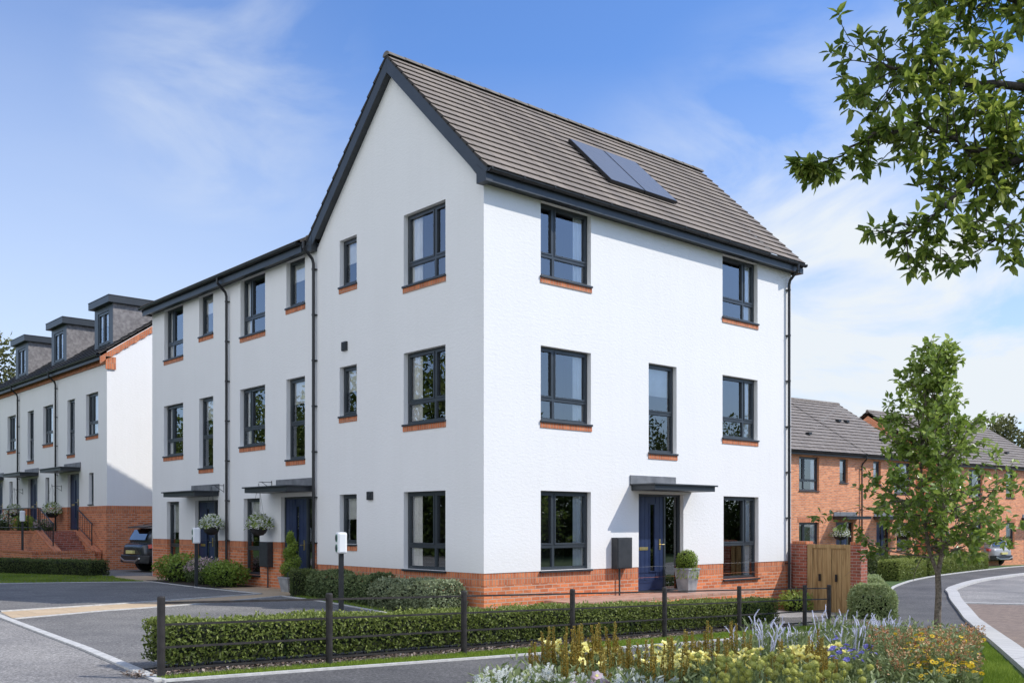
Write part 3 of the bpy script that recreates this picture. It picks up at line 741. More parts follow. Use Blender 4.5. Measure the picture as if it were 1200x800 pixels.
# ------------------------------------------------------------------ terrace houses on the left of the corner house
def terrace(y0, L, d, label, last):
    h = thing('terraced_house', label, 'house', (0, y0, -.1), group=None)
    o = (0, y0, -.1)
    fr = Frame((0, y0, 0), (0, 1, 0), (-1, 0, 0)); ZT = 7.92; X1 = 11.0
    gd = (.21 + d * 1.1, 1.72 + d, -.05, 2.17)
    H = [(.55 + d, 1.45 + d, 6.78, 7.915), (2.54 + d, 3.9 + d, 6.42, 7.915), (.55 + d, 1.45 + d, 3.08, 5.04), (2.54 + d, 3.93 + d, 3.54, 5.04), (2.83 + d, 3.72 + d, .2, 2.17), gd]
    w = MB(); band(w, fr, 0, L, 1.06, ZT, H); reveals(w, fr, H, 1.06, ZT)
    slope = .556; xr = 5.5; zr = 8.13 + slope * (xr + .3)
    for yy in (0, L):
        w.face([fr(yy, 0, -1), fr(yy, -X1, -1), fr(yy, -X1, ZT), fr(yy, 0, ZT)])
        w.face([fr(yy, 0, ZT), fr(yy, -X1, ZT), fr(yy, -xr, zr - .12)])
    w.face([fr(0, -X1, -1), fr(L, -X1, -1), fr(L, -X1, ZT), fr(0, -X1, ZT)])
    w.face([fr(0, 0, 1.06), fr(L, 0, 1.06), fr(L, -.02, 1.06), fr(0, -.02, 1.06)])
    w.build('wall', WHITE, h, o)
    p = MB(); q = -.012 if not last else -.012
    band(p, fr, 0, L, -.8, .823, H, q, 0); reveals(p, fr, H, -.8, .823, q, .19, 0)
    band(p, fr, 0, L, .827, 1.059, H, q, 1); reveals(p, fr, H, .827, 1.059, q, .19, 1)
    e = L + .001
    p.face([fr(e, q, -.8), fr(e, -X1, -.8), fr(e, -X1, .823), fr(e, q, .823)], 0); p.face([fr(e, q, .827), fr(e, -X1, .827), fr(e, -X1, 1.06), fr(e, q, 1.06)], 1)
    p.face([fr(-.001, q, -.8), fr(-.001, -.3, -.8), fr(-.001, -.3, 1.06), fr(-.001, q, 1.06)], 0)
    p.build('plinth', [BRICK, SOLD], h, o)
    window(h, o, fr, *H[0], None, None, None, .42); window(h, o, fr, *H[1], .67, .30, [(.70, .96)])
    window(h, o, fr, *H[2], None, .44, None, .30); window(h, o, fr, *H[3], .67, .30, [(.70, .96)])
    window(h, o, fr, *H[4], None, .34, None, .45, bricksill=False)
    door(h, o, fr, *gd, gd[0] + .42, gd[1] - .02, (gd[0] + .82, gd[0] + .96), gd[0] + .56)
    canopy(h, o, fr, gd[0] - .05, gd[1] + .55, 2.40, .70, (gd[0] - .1, gd[1] + .2))
    # roof
    S = Vector((1, 0, slope)).normalized(); N = Vector((-S.z, 0, S.x)); Hl = (xr + .3) / S.x
    r = MB(); ya = y0 + (.25 if y0 < 8 else 0); yb = y0 + L + (.15 if last else 0)
    courses(r, (-.30, ya, 8.13), (0, 1, 0), S, N, yb - ya, Hl)
    S2 = Vector((-S.x, 0, S.z)); N2 = Vector((S.z, 0, S.x)); courses(r, (X1 + .3, ya, 8.13), (0, 1, 0), S2, N2, yb - ya, Hl)
    r.tube([(xr, ya, zr), (xr, yb, zr)], .11, 8)
    r.build('roof', [TILE, UNDER], h, o)
    f = MB(); fa = y0 + (.29 if y0 < 8 else 0.001); fb = yb - .002
    f.box(-.225, -.002, fa, fb, 7.925, 7.945); f.build('soffit', ANTH, h, o); f = MB(); f.box(-.25, -.225, fa, fb, 7.88, 8.08)
    if last:
        f.build('fascia', ANTH, h, o); f = MB(); f.box(-.249, -.003, y0 + L + .003, fb - .035, 7.88, 8.08)
        f.hexa([(-.27, fb - .03, 7.98), (-.27, fb, 7.98), (xr, fb, zr - .2), (xr, fb - .03, zr - .2), (-.27, fb - .03, 8.12), (-.27, fb, 8.12), (xr, fb, zr - .02), (xr, fb - .03, zr - .02)])
    f.build('bargeboard' if last else 'fascia', ANTH, h, o)
    gutter(h, o, fr, fa - y0 + .02, fb - y0 + .05, .315, 8.10)
    downpipe(h, o, fr, -.02 if y0 > 8 else .03, 8.06, -.2, .315)
    return h, fr, o
t1, f1, o1 = terrace(6.1, 4.59, 0, 'white terraced house joined to the gabled corner house, spiral topiary before its door', False)
t2, f2, o2 = terrace(10.69, 5.22, .40, 'white terraced house at the far end of the row beside the parked dark car', True)
m = MB(); m.fbox(f1, 2.13, 2.57, .002, .15, .43, 1.06); m.fbox(f1, 2.15, 2.55, .15, .16, .45, 1.04); m.tube([f1(2.3, .05, .43), f1(2.3, .05, -.15)], .02, 8); m.build('meter_box', DARKV, t1, o1, bevel=.005)
def bracket(h, o, fr, u, z, L=.36):
    mb = MB(); mb.tube([fr(u, .0, z - .2), fr(u, .01, z + .04)], .009, 6); mb.tube([fr(u, .01, z), fr(u, L, z)], .008, 6); mb.tube([fr(u, .012, z - .17), fr(u, L * .75, z - .01)], .007, 6)
    mb.build('basket_bracket', BLACKP, h, o)

# ------------------------------------------------------------------ planting helpers
def rv(): 
    while True:
        v = Vector((U_(-1, 1), U_(-1, 1), U_(-1, 1)))
        if .05 < v.length < 1: return v.normalized()
def hanging_basket(loc, label, r=.27, seed=1):
    random.seed(seed)
    t = thing('hanging_basket', label, 'hanging basket', loc)
    b = MB(); b.lathe(0, 0, [(0.001, -.23), (r * .4, -.21), (r * .66, -.15), (r * .8, -.07), (r * .84, 0), (r * .78, 0), (.001, -.02)], 18)
    b.build('bowl', GREENP, t, smooth=True)
    f = MB()
    for i in range(760):
        d = rv(); d.z = abs(d.z) - .22
        p = Vector((d.x * r * 1.2, d.y * r * 1.2, d.z * r * 1.35 + .04)) * U_(.75, 1.05)
        white = RND() < .55
        f.leaf(p, d * .3 + rv() * .9, d * 1.2 + rv() * .7, U_(.045, .075) * (1 if white else 1.2), U_(.03, .05), RND(), 0 if white else 1)
    f.build('flowers', [WHITEF, SHRUBG], t, tone=True)
    c = MB()
    for k in range(3):
        a = k * 2.1 + .4; c.tube([(math.cos(a) * r * .9, math.sin(a) * r * .9, 0), (0, 0, 1.08)], .004, 5)
    c.build('chain', BLACKP, t)
    return t
bracket(t2, o2, f2, .28, 2.55); bracket(t1, o1, f1, 2.18, 2.55)
hanging_basket((-.36, 10.97, 1.44), 'hanging basket of white flowers beside the canopy of the far terraced house door', seed=11)
hanging_basket((-.36, 8.28, 1.44), 'hanging basket of white flowers in front of the tall window above the meter box', seed=12)

# ------------------------------------------------------------------ row of dormer houses, far left
def dormer_house(y0, L, label, end):
    o = (.6, y0, -.1); h = thing('dormer_house', label, 'house', o)
    fr = Frame((.6, y0, 0), (0, 1, 0), (-1, 0, 0)); X1 = 9.0; e = L - 5.1
    k = y0 + e; 
    def Y(a): return a - 21.8 + e
    ZP, ZT = 2.16, 7.18
    H = [(Y(22.37), Y(23.64), 4.75, 6.28), (Y(24.88), Y(25.74), 4.18, 6.26), (Y(22.85), Y(23.35), 2.24, 3.38), (Y(24.4), Y(25.7), 1.28, 3.42)]
    w = MB(); band(w, fr, 0, L, ZP, ZT, H); reveals(w, fr, H, ZP, ZT)
    zr = 7.5 + .7 * (X1 / 2 + .3)
    for yy in (0, L):
        w.face([fr(yy, 0, ZP), fr(yy, -X1, ZP), fr(yy, -X1, ZT), fr(yy, 0, ZT)]); w.face([fr(yy, 0, ZT), fr(yy, -X1, ZT), fr(yy, -X1, 7.6), fr(yy, -X1 / 2, zr - .14), fr(yy, 0, 7.6)])
    w.face([fr(0, -X1, -1), fr(L, -X1, -1), fr(L, -X1, ZT), fr(0, -X1, ZT)])
    w.build('wall', WHITE, h, o)
    p = MB(); q = .012
    band(p, fr, 0, L, -.8, ZP - .235, H, q, 0); reveals(p, fr, H, -.8, ZP - .235, q, .19, 0)
    band(p, fr, 0, L, ZP - .231, ZP, H, q, 1); reveals(p, fr, H, ZP - .231, ZP, q, .19, 1)
    s = -.012
    p.face([fr(s, q, -.8), fr(s, -X1, -.8), fr(s, -X1, ZP - .235), fr(s, q, ZP - .235)], 0); p.face([fr(s, q, ZP - .231), fr(s, -X1, ZP - .231), fr(s, -X1, ZP), fr(s, q, ZP)], 1)
    p.face([fr(0, q, ZP), fr(L, q, ZP), fr(L, 0, ZP), fr(0, 0, ZP)], 1); p.face([fr(s, q, ZP), fr(s, -X1, ZP), fr(0, -X1, ZP), fr(0, q, ZP)], 1)
    p.build('plinth', [BRICK, SOLD], h, o)
    # brick eaves course and verge corbel
    c = MB(); c.fbox(fr, -.02, L, -.02, .06, ZT, ZT + .24)
    c.build('brick_eaves', SOLD, h, o)
    if end:
        c = MB(); c.fbox(fr, -.05, -.021, -.3, .055, 6.98, 7.42)
        n = 34
        for i in range(n):
            x = .05 + i * .15 - .3; z = 7.28 + .7 * (x + .3) - .05
            dz = .05 if i % 2 else 0
            c.hexa([fr(-.05, -x, z - .12 + dz * .5), fr(-.05, -x - .15, z + .105 - .12 + dz * .5), fr(0, -x - .15, z + .105 - .12 + dz * .5), fr(0, -x, z - .12 + dz * .5), fr(-.05, -x, z + .13), fr(-.05, -x - .15, z + .235), fr(0, -x - .15, z + .235), fr(0, -x, z + .13)])
        c.build('brick_verge', SOLD, h, o)
    window(h, o, fr, *H[0], .67, .30, [(.05, .95)], bricksill=True, room=True); window(h, o, fr, *H[1], None, .42, [(.08, .5)]); window(h, o, fr, *H[2], None, None, None, .5, bricksill=False)
    door(h, o, fr, *H[3], H[3][0] + .32, H[3][1] - .02, (H[3][0] + .66, H[3][0] + .78), H[3][0] + .45)
    canopy(h, o, fr, H[3][0] - .15, H[3][1] + 1.0, 3.62, .72, (H[3][0] - .2, H[3][1] + .35))
    slope = .70; S = Vector((1, 0, slope)).normalized(); N = Vector((-S.z, 0, S.x)); xr = X1 / 2; Hl = (xr + .3) / S.x
    r = MB(); a = y0 - (.07 if end else 0)
    courses(r, (.3, a, 7.5), (0, 1, 0), S, N, y0 + L - a, Hl); S2 = Vector((-S.x, 0, S.z)); N2 = Vector((S.z, 0, S.x)); courses(r, (.6 + X1 + .3, a, 7.5), (0, 1, 0), S2, N2, y0 + L - a, Hl)
    r.tube([(.6 + xr, a, zr), (.6 + xr, y0 + L, zr)], .1, 8)
    r.build('roof', [TILED, UNDER], h, o)
    f = MB(); f.fbox(fr, 0, L, .22, .25, 7.30, 7.47); f.build('fascia', ANTH, h, o); f = MB(); f.fbox(fr, 0, L, .061, .22, 7.33, 7.35); f.build('soffit', ANTH, h, o)
    gutter(h, o, fr, 0, L, .315, 7.47)
    downpipe(h, o, fr, L + .03, 7.44, 1.0, .315, 5)
    # dormer
    d0, d1 = 22.2 - 21.8 + e, 24.05 - 21.8 + e; xf = 1.06 - .6
    def DZ(x): return 7.5 + .7 * (x + .3)
    D = MB(); D.box(.6 + xf + .02, 2.6, y0 + d0 + .02, y0 + d1 - .02, 9.47, 9.49); dm = D.build('dormer', DORMER, h, o)
    for yy in (d0, d1):
        D = MB(); D.face([fr(yy, -xf, DZ(xf) - .1), fr(yy, -3.1, DZ(3.1) - .1), fr(yy, -3.1, 9.5), fr(yy, -xf, 9.5)]); D.build('dormer_cheek', DORMER, dm, o)
    D = MB(); wf = -xf
    HD = [(d0 + .35, d1 - .35, 8.12, 9.3)]
    band(D, fr, d0 - .02, d1 + .02, DZ(xf) - .15, 9.5, HD, wf + .005); reveals(D, fr, HD, 7, 9.5, wf + .005, .1)
    D.build('dormer_front', ANTH, dm, o)
    D = MB(); D.fbox(fr, d0 - .14, d1 + .14, wf + .2, -3.4, 9.5, 9.74); D.fbox(fr, d0 - .15, d1 + .15, wf + .21, -3.4, 9.74, 9.775); D.build('dormer_roof', ANTH, dm, o, bevel=.008)
    fd = Frame((.6 + xf, y0, 0), (0, 1, 0), (-1, 0, 0))
    window(h, o, fd, d0 + .35, d1 - .35, 8.12, 9.3, .5, None, None, .4, bricksill=False, depth=.02, name='dormer_window')
    bracket(h, o, fr, H[3][1] + .72, 2.98)
    return h
dormer_house(21.5, 5.4, 'white dormer house with brick plinth and steps, nearest the parked dark car', True)
dormer_house(26.9, 5.1, 'white dormer house second from the near end of the raised row', False)
dormer_house(32.0, 5.1, 'white dormer house third along the raised row, cut by the left edge of the view', False)
hanging_basket((.24, 26.42, 1.98), 'hanging basket of white flowers beside the nearest dormer house door', .32, 13)
hanging_basket((.24, 31.5, 1.98), 'hanging basket of white flowers on the second dormer house, behind the far charging post', .32, 14)

def brick_steps():
    t = thing('brick_steps', 'flight of red brick steps with sloping side walls below the blue dormer house door', 'steps', (-.3, 23, -.1))
    o = (-.3, 23, -.1)
    s = MB(); n = 8
    for i in range(n):
        z1 = 1.24 - i * .168; ya = 24.05 - i * .29
        s.box(-.78, .28, ya - .29, ya, -.4, z1)
    s.box(-.78, .586, 24.05, 25.9, -.4, 1.245)
    s.build('tread', BRICKD, t, o)
    for (x0, x1) in ((-1.02, -.784), (.30, .54)):
        w = MB()
        w.hexa([(x0, 21.9, -.4), (x1, 21.9, -.4), (x1, 24.1, -.4), (x0, 24.1, -.4), (x0, 21.9, .45), (x1, 21.9, .45), (x1, 24.1, 1.2), (x0, 24.1, 1.2)])
        w.hexa([(x0 - .02, 21.88, .455), (x1 + .02, 21.88, .455), (x1 + .02, 24.1, 1.205), (x0 - .02, 24.1, 1.205), (x0 - .02, 21.88, .53), (x1 + .02, 21.88, .53), (x1 + .02, 24.1, 1.29), (x0 - .02, 24.1, 1.29)], 1)
        w.build('side_wall', [BRICK, SOLD], t, o)
    for x in (-.9, .42):
        hr = MB(); A = [(x, 24.0, 1.28), (x, 22.65, .82)]
        hr.tube([(x, 24.0, 1.26), (x, 24.0, 2.1)], .022, 8); hr.tube([(x, 22.5, .72), (x, 22.5, 1.55)], .022, 8)
        hr.tube([(x, 24.05, 2.08), (x, 22.45, 1.5)], .022, 8); hr.tube([(x, 24.0, 1.42), (x, 22.5, .88)], .014, 8)
        for i in range(1, 6):
            y = 24.0 - i * .25; z = 1.42 - i * .09; hr.tube([(x, y, z), (x, y, z + .64)], .008, 6)
        hr.build('handrail', BLACKP, t, o)
brick_steps()
def retaining():
    t = thing('retaining_wall', 'low red brick retaining wall with railings in front of the dormer houses', 'wall', (-.9, 30, -.1)); o = (-.9, 30, -.1)
    w = MB(); w.box(-1.02, -.79, 24.12, 37, -.5, 1.18, 0); w.box(-1.04, -.77, 24.12, 37, 1.183, 1.255, 1); w.box(-.79, .58, 25.95, 37, -.4, 1.12, 2)
    w.build('wall_body', [BRICK, SOLD, SOIL], t, o)
    r = MB()
    r.tube([(-.9, 24.2, 2.1), (-.9, 37, 2.1)], .02, 6); r.tube([(-.9, 24.2, 1.38), (-.9, 37, 1.38)], .014, 6)
    for i in range(11): r.tube([(-.9, 24.2 + i * 1.25, 1.24), (-.9, 24.2 + i * 1.25, 2.1)], .018, 6)
    r.build('railing', BLACKP, t, o)
    t = thing('brick_wall', 'knee high red brick wall behind the clipped dark hedge by the dormer houses', 'wall', (-1.7, 28, -.1)); o = (-1.7, 28, -.1)
    w = MB(); w.box(-1.75, -1.53, 21.95, 37, -.5, .50, 0); w.box(-1.765, -1.515, 21.93, 37, .503, .575, 1); w.box(-1.53, .28, 21.75, 21.94, -.5, .50, 0); w.box(-1.53, .28, 21.735, 21.95, .503, .575, 1)
    w.build('wall_body', BRICK, t, o).data.materials.append(SOLD)
    w = MB(); w.box(-1.52, -1.03, 24.2, 37, -.3, .5); struct(w.build('ramp', TARD))
retaining()

# ------------------------------------------------------------------ brick houses, right
def brick_house(P, ang, u0, u1, wins, doors, label, gfr=.0, ridge_rise=2.9, depth=9.0, pipe=None, mat=BRICKO, name='brick_house', verge=True, base=-.7):
    o = (0, 0, 0); h = thing(name, label, 'house', (P[0], P[1], base), R(ang))
    fr = Frame((0, 0, -base), (1, 0, 0), (0, -1, 0))
    ZT = 4.72; H = list(wins) + [d[:4] for d in doors]
    w = MB(); band(w, fr, u0, u1, -1.2, ZT, H); reveals(w, fr, H, -1.2, ZT)
    zr = 4.82 + ridge_rise
    for u in (u0, u1):
        w.face([fr(u, 0, -1.2), fr(u, -depth, -1.2), fr(u, -depth, ZT), fr(u, 0, ZT)]); w.face([fr(u, 0, ZT), fr(u, -depth, ZT), fr(u, -depth / 2, zr - .15)])
    w.face([fr(u0, -depth, -1.2), fr(u1, -depth, -1.2), fr(u1, -depth, ZT), fr(u0, -depth, ZT)])
    w.build('wall', mat, h)
    for k, q in enumerate(wins):
        wide = q[1] - q[0] > 1
        window(h, o, fr, *q, .31 if wide else None, .30 if (q[3] - q[2]) > 1.2 else None, [(.75, .97)] if wide else None, None if wide else .55, bricksill=False)
    for q in wins:
        if q[3] < 3: hd = MB(); hd.fbox(fr, q[0] - .1, q[1] + .1, -.05, .012, q[3] + .004, q[3] + .23); hd.build('brick_lintel', SOLD, h)
    for d in doors:
        door(h, o, fr, *d[:4], d[0] + .03, d[1] - .35, (d[0] + .42, d[0] + .55), d[0] + .75)
        canopy(h, o, fr, d[0] - .25, d[1] + .3, 1.86, .75, (d[0] - .2, d[1] + .25))
    rise = zr - 4.62; run = depth / 2 + .3; S = Vector((0, run, rise)).normalized(); N = Vector((0, -S.z, S.y)); Hl = math.hypot(run, rise)
    r = MB(); zb = -base; a, b = u0 - (.08 if verge else 0), u1 + (.08 if verge else 0)
    courses(r, (a, -.3, 4.72 + zb), (1, 0, 0), S, N, b - a, Hl, .345); S2 = Vector((0, -S.y, S.z)); N2 = Vector((0, S.z, S.y)); courses(r, (a, depth + .3, 4.72 + zb), (1, 0, 0), S2, N2, b - a, Hl, .345)
    r.tube([(a, depth / 2, 4.72 + rise + zb), (b, depth / 2, 4.72 + rise + zb)], .1, 8)
    roof = r.build('roof', [TILEG, UNDER], h)
    for (u, s) in ((u0 + .4 * (u1 - u0), 3.4), (u0 + .55 * (u1 - u0), 3.4), (u0 + .72 * (u1 - u0), 1.6)):
        v = MB(); c = Vector((u, -.3, 4.72 + zb)) + S * s + N * .05
        v.box(c.x - .11, c.x + .11, c.y - .1, c.y + .1, c.z - .02, c.z + .09); v.build('roof_vent', BLACKP, roof)
    f = MB(); f.fbox(fr, a, b, .22, .25, 4.55, 4.70); f.build('fascia', BLACKP, h); f = MB(); f.fbox(fr, a, b, .001, .22, 4.58, 4.60); f.build('soffit', BLACKP, h)
    gutter(h, o, fr, a, b, .31, 4.70)
    if pipe is not None: downpipe(h, o, fr, pipe, 4.66, -.8, .31, 5)
    return h, fr
PA = (26.45, 10.1)
hA, frA = brick_house(PA, -5.2, -4.5, 4.55, [(0, 1.41, 2.99, 4.48), (2.91, 3.52, 3.4, 4.48), (0, 1.41, .25, 1.58), (-3.4, -2.1, 2.99, 4.48)], [(2.65, 3.95, -.58, 1.6)], 'orange brick semi-detached house seen just right of the white corner house', pipe=4.5)
hB, frB = brick_house(PA, -5.2, 4.554, 9.0, [(7.2, 8.61, 2.99, 4.48), (5.5, 6.1, 3.4, 4.48), (7.4, 8.6, .25, 1.58)], [(5.75, 6.85, -.58, 1.6)], 'orange brick semi-detached house half hidden by the young maple crown')
PC = (46.11, 9.3)
hC, frC = brick_house(PC, -5.2, -6.5, 5.2, [(-.1, .85, 2.99, 4.48), (-.1, .85, .2, 1.6), (-4.0, -2.6, 2.99, 4.48), (-4.0, -2.6, .2, 1.6), (3.2, 4.4, 2.99, 4.48)], [(1.9, 3.1, -.6, 1.6)], 'brick house at the right edge, behind the parked silver car', pipe=-6.3, base=-.85)
def gable_house():
    ang = R(-41.5); loc = (44.6, 15.0, -.8); h = thing('gabled_house', 'red brick gable end rising behind the young maple crown', 'house', loc, ang)
    fr = Frame((0, 0, .8), (1, 0, 0), (0, -1, 0)); a = 4.2; H = [(-1.2, .2, 2.99, 4.4), (1.4, 2.1, 2.99, 4.4), (-1.2, .2, .3, 1.6)]
    w = MB(); band(w, fr, -a, a, -1, 4.7, H); reveals(w, fr, H, -1, 4.7); w.face([fr(-a, 0, 4.7), fr(a, 0, 4.7), fr(0, 0, 8.05)])
    for u in (-a, a): w.face([fr(u, 0, -1), fr(u, -9, -1), fr(u, -9, 4.7), fr(u, 0, 4.7)])
    w.face([fr(-a, -9, -1), fr(a, -9, -1), fr(a, -9, 4.7), fr(-a, -9, 4.7)]); w.face([fr(-a, -9, 4.7), fr(a, -9, 4.7), fr(0, -9, 8.05)])
    w.build('wall', BRICKO, h)
    for q in H: window(h, (0, 0, 0), fr, *q, .31 if q[1] - q[0] > 1 else None, .3, None, None, bricksill=False)
    r = MB(); S = Vector((a + .15, 0, 3.35 + .12)).normalized(); N = Vector((-S.z, 0, S.x)); L = math.hypot(a + .15, 3.47)
    courses(r, (-a - .15, -.08, 4.62 + .8), (0, 1, 0), S, N, 9.16, L); S2 = Vector((-S.x, 0, S.z)); N2 = Vector((S.z, 0, S.x)); courses(r, (a + .15, -.08, 4.62 + .8), (0, 1, 0), S2, N2, 9.16, L)
    r.build('roof', [TILEG, UNDER], h)
gable_house()
def on_house(P, ang, u, w, z):
    a = R(ang); return (P[0] + math.cos(a) * u + math.sin(a) * w, P[1] + math.sin(a) * u - math.cos(a) * w, z)
hanging_basket(on_house(PA, -5.2, 2.25, .5, 1.02), 'hanging basket of white flowers above the garden gate, left of the brick house door', .36, 15)
hanging_basket(on_house(PA, -5.2, 7.2, .5, 1.0), 'hanging basket of white flowers glimpsed through the young maple leaves', .36, 16)
bracket(hA, (0, 0, 0), frA, 2.25, 2.12, .5); bracket(hB, (0, 0, 0), frB, 7.2, 2.1, .5)

# ------------------------------------------------------------------ garden wall and gate
def garden_wall():
    t = thing('garden_wall', 'red brick garden wall running from the corner house to a pier, timber gate set in it', 'wall', (10.45, -1, -.7)); o = (10.45, -1, -.7)
    w = MB(); zt_ = 1.0
    for (a, b) in ((-.42, -.02), (-1.92, -1.64)):
        w.box(10.3, 10.6, a, b, -1.1, zt_, 0); w.box(10.285, 10.615, a - (.012 if a < -1 else 0), b, zt_ + .003, zt_ + .07, 1)
    w.box(10.6, 10.9, -.3, 4, -1.1, zt_, 0)
    w.build('brickwork', [BRICKD, SOLD], t, o)
    g = thing('garden_gate', 'tall oak coloured timber garden gate in the brick wall', 'gate', (10.42, -1.03, -.72)); o = (10.42, -1.03, -.72)
    b = MB(); n = 9; wd = 1.2 / n
    for i in range(n):
        y = -1.632 + i * wd; b.box(10.36, 10.385, y + .004, y + wd - .004, -.74, .99)
    b.build('boards', WOODG, g, o, bevel=.003)
    f = MB(); f.box(10.33, 10.358, -1.635, -1.50, -.74, 1.0); f.box(10.33, 10.358, -.57, -.425, -.74, 1.0); f.box(10.332, 10.36, -1.50, -.57, .90, 1.0); f.box(10.33, 10.358, -1.10, -.98, -.74, .9)
    f.build('gate_frame', WOODG, g, o, bevel=.004)
    for y in (-1.24, -.78):
        l = MB(); l.box(10.315, 10.33, y - .03, y + .03, .08, .26); l.tube([(10.315, y, .2), (10.29, y, .2), (10.285, y, .13)], .012, 6); l.build('latch', BLACKP, g, o)
garden_wall()

# ------------------------------------------------------------------ fence
def fence():
    P = [(-8.26, -5.05), (-6.31, -4.9), (-4.28, -4.74), (-2.21, -4.58), (-.02, -4.41), (2.14, -4.25), (4.44, -4.07), (5.45, -3.97)]
    t = thing('estate_fence', 'black metal estate fence with round posts and thin rails before the clipped hedge', 'fence', (-8.26, -5.05, 0)); o = (-8.26, -5.05, 0)
    for (x, y) in P:
        z = zt(x, y); mb = MB(); mb.lathe(x, y, [(.001, z - .1), (.038, z - .1), (.038, z + .79), (.034, z + .805), (.001, z + .81)], 12); mb.build('post', FENCEM, t, o)
    for k, hgt in enumerate((.74, .53, .31, .10)):
        mb = MB()
        for a, b in zip(P[:-1], P[1:]):
            sag = .0
            za, zb = zt(*a) + hgt, zt(*b) + hgt
            dx, dy = b[0] - a[0], b[1] - a[1]; l = math.hypot(dx, dy); nx, ny = -dy / l * .004, dx / l * .004; hh = .011
            mb.hexa([(a[0] - nx, a[1] - ny, za - hh), (b[0] - nx, b[1] - ny, zb - hh), (b[0] + nx, b[1] + ny, zb - hh), (a[0] + nx, a[1] + ny, za - hh), (a[0] - nx, a[1] - ny, za + hh), (b[0] - nx, b[1] - ny, zb + hh), (b[0] + nx, b[1] + ny, zb + hh), (a[0] + nx, a[1] + ny, za + hh)])
        mb.build('rail', FENCEM, t, o)
    return P
FP = fence()

# ------------------------------------------------------------------ hedges, shrubs
def hedge(name, label, cat, line, wid, hgt, mat, leaf=.04, dens=900, seed=3, base=.06, rough=.04, round_=.0, tone_bias=0, group=None):
    random.seed(seed); pts = resample(line, .35); nn = normals2(pts)
    cx = sum(p[0] for p in pts) / len(pts); cy = sum(p[1] for p in pts) / len(pts)
    o = (cx, cy, zt(cx, cy)); t = thing(name, label, cat, o, group=group)
    core = MB(); i = .05 if rough < .06 else .14; secs = []
    prof = [(-.5, base), (-.5, hgt * .93), (-.42, hgt), (.42, hgt), (.5, hgt * .93), (.5, base)]
    for (x, y), (nx, ny) in zip(pts, nn):
        z = zt(x, y); s = 1 - 2 * i / wid
        secs.append([(x + nx * a * wid * s, y + ny * a * wid * s, z + (b if b < .1 else b - i)) for a, b in prof])
    for p, q in zip(secs[:-1], secs[1:]):
        for k in range(len(prof) - 1): core.face([p[k], q[k], q[k + 1], p[k + 1]])
        core.face([p[-1], q[-1], q[0], p[0]])
    core.face(secs[0]); core.face(secs[-1])
    ax_ = Vector((pts[-1][0] - pts[0][0], pts[-1][1] - pts[0][1], 0)); ax_.normalize(); cc = Vector((cx, cy, 0)); tot = max(.5, (Vector((pts[-1][0], pts[-1][1], 0)) - Vector((pts[0][0], pts[0][1], 0))).length); kk = 1 - 2 * (i + .02) / tot
    core.v = [((cc + (Vector((x, y, 0)) - cc) + ax_ * ((Vector((x, y, 0)) - cc).dot(ax_) * (kk - 1))).x, (cc + (Vector((x, y, 0)) - cc) + ax_ * ((Vector((x, y, 0)) - cc).dot(ax_) * (kk - 1))).y, z) for x, y, z in core.v]
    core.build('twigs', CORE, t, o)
    L = MB(); P = [Vector((a[0], a[1], 0)) for a in pts]
    cum = [0]
    for a, b in zip(P[:-1], P[1:]): cum.append(cum[-1] + (b - a).length)
    T = cum[-1]; per = 2 * (hgt - base) + wid; N = int(T * per * dens + 2 * wid * hgt * dens)
    ends = 2 * wid * hgt / (T * per + 2 * wid * hgt)
    ph = [U_(0, 9) for _ in range(4)]
    for _ in range(N):
        s = U_(0, T); k = 0
        endc = RND() < ends
        if endc: s = 0.02 if RND() < .5 else T - .02
        while k < len(cum) - 2 and cum[k + 1] < s: k += 1
        f = (s - cum[k]) / max(1e-6, cum[k + 1] - cum[k]); a = P[k].lerp(P[k + 1], f); d = (P[k + 1] - P[k]).normalized(); n = Vector((-d.y, d.x, 0))
        lump = rough * (math.sin(s * 3.1 + ph[0]) + .7 * math.sin(s * 7.3 + ph[1]) + .5 * math.sin(s * 1.3 + ph[2])) * .5
        H = hgt + lump
        if endc:
            w = U_(-.5, .5) * wid; z = U_(base, H); nrm = d * (-1 if s < T / 2 else 1); pos = a + n * w + nrm * U_(-.04, .03)
        else:
            q = U_(0, per)
            if q < wid: w = q - wid / 2; z = H - U_(0, .04); nrm = Vector((0, 0, 1)); pos = a + n * w
            else:
                sd = 1 if q - wid < (hgt - base) else -1; z = base + (H - base) * ((q - wid) % (hgt - base)) / (hgt - base); nrm = n * sd; w = sd * (wid / 2 - U_(0, .05) + lump * .3); pos = a + n * w
        zz = zt(pos.x, pos.y) + z
        if round_:
            e = max(0, z / H - .6) / .4; pos -= n * (w * e * e * round_)
        dirv = (nrm * U_(0, .55) + rv() * 1.0 + Vector((0, 0, .25)))
        up = (nrm * 1.2 + rv() * .75)
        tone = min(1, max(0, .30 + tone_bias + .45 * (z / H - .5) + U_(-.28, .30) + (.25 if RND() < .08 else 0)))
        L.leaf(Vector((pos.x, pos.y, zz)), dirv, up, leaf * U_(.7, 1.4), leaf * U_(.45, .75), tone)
    # stray shoots
    for _ in range(int(T * 14)):
        s = U_(0, T); k = 0
        while k < len(cum) - 2 and cum[k + 1] < s: k += 1
        a = P[k].lerp(P[k + 1], (s - cum[k]) / max(1e-6, cum[k + 1] - cum[k])); d = (P[k + 1] - P[k]).normalized(); n = Vector((-d.y, d.x, 0))
        q = a + n * U_(-.48, .48) * wid; b = Vector((q.x, q.y, zt(q.x, q.y) + hgt - .01))
        for j in range(4): L.leaf(b + Vector((U_(-.01, .01), U_(-.01, .01), j * .018)), rv() + Vector((0, 0, .6)), rv(), leaf, leaf * .55, U_(.5, 1))
    L.build('foliage', mat, t, o, tone=True)
    # stems showing under the clipped foliage
    st = MB()
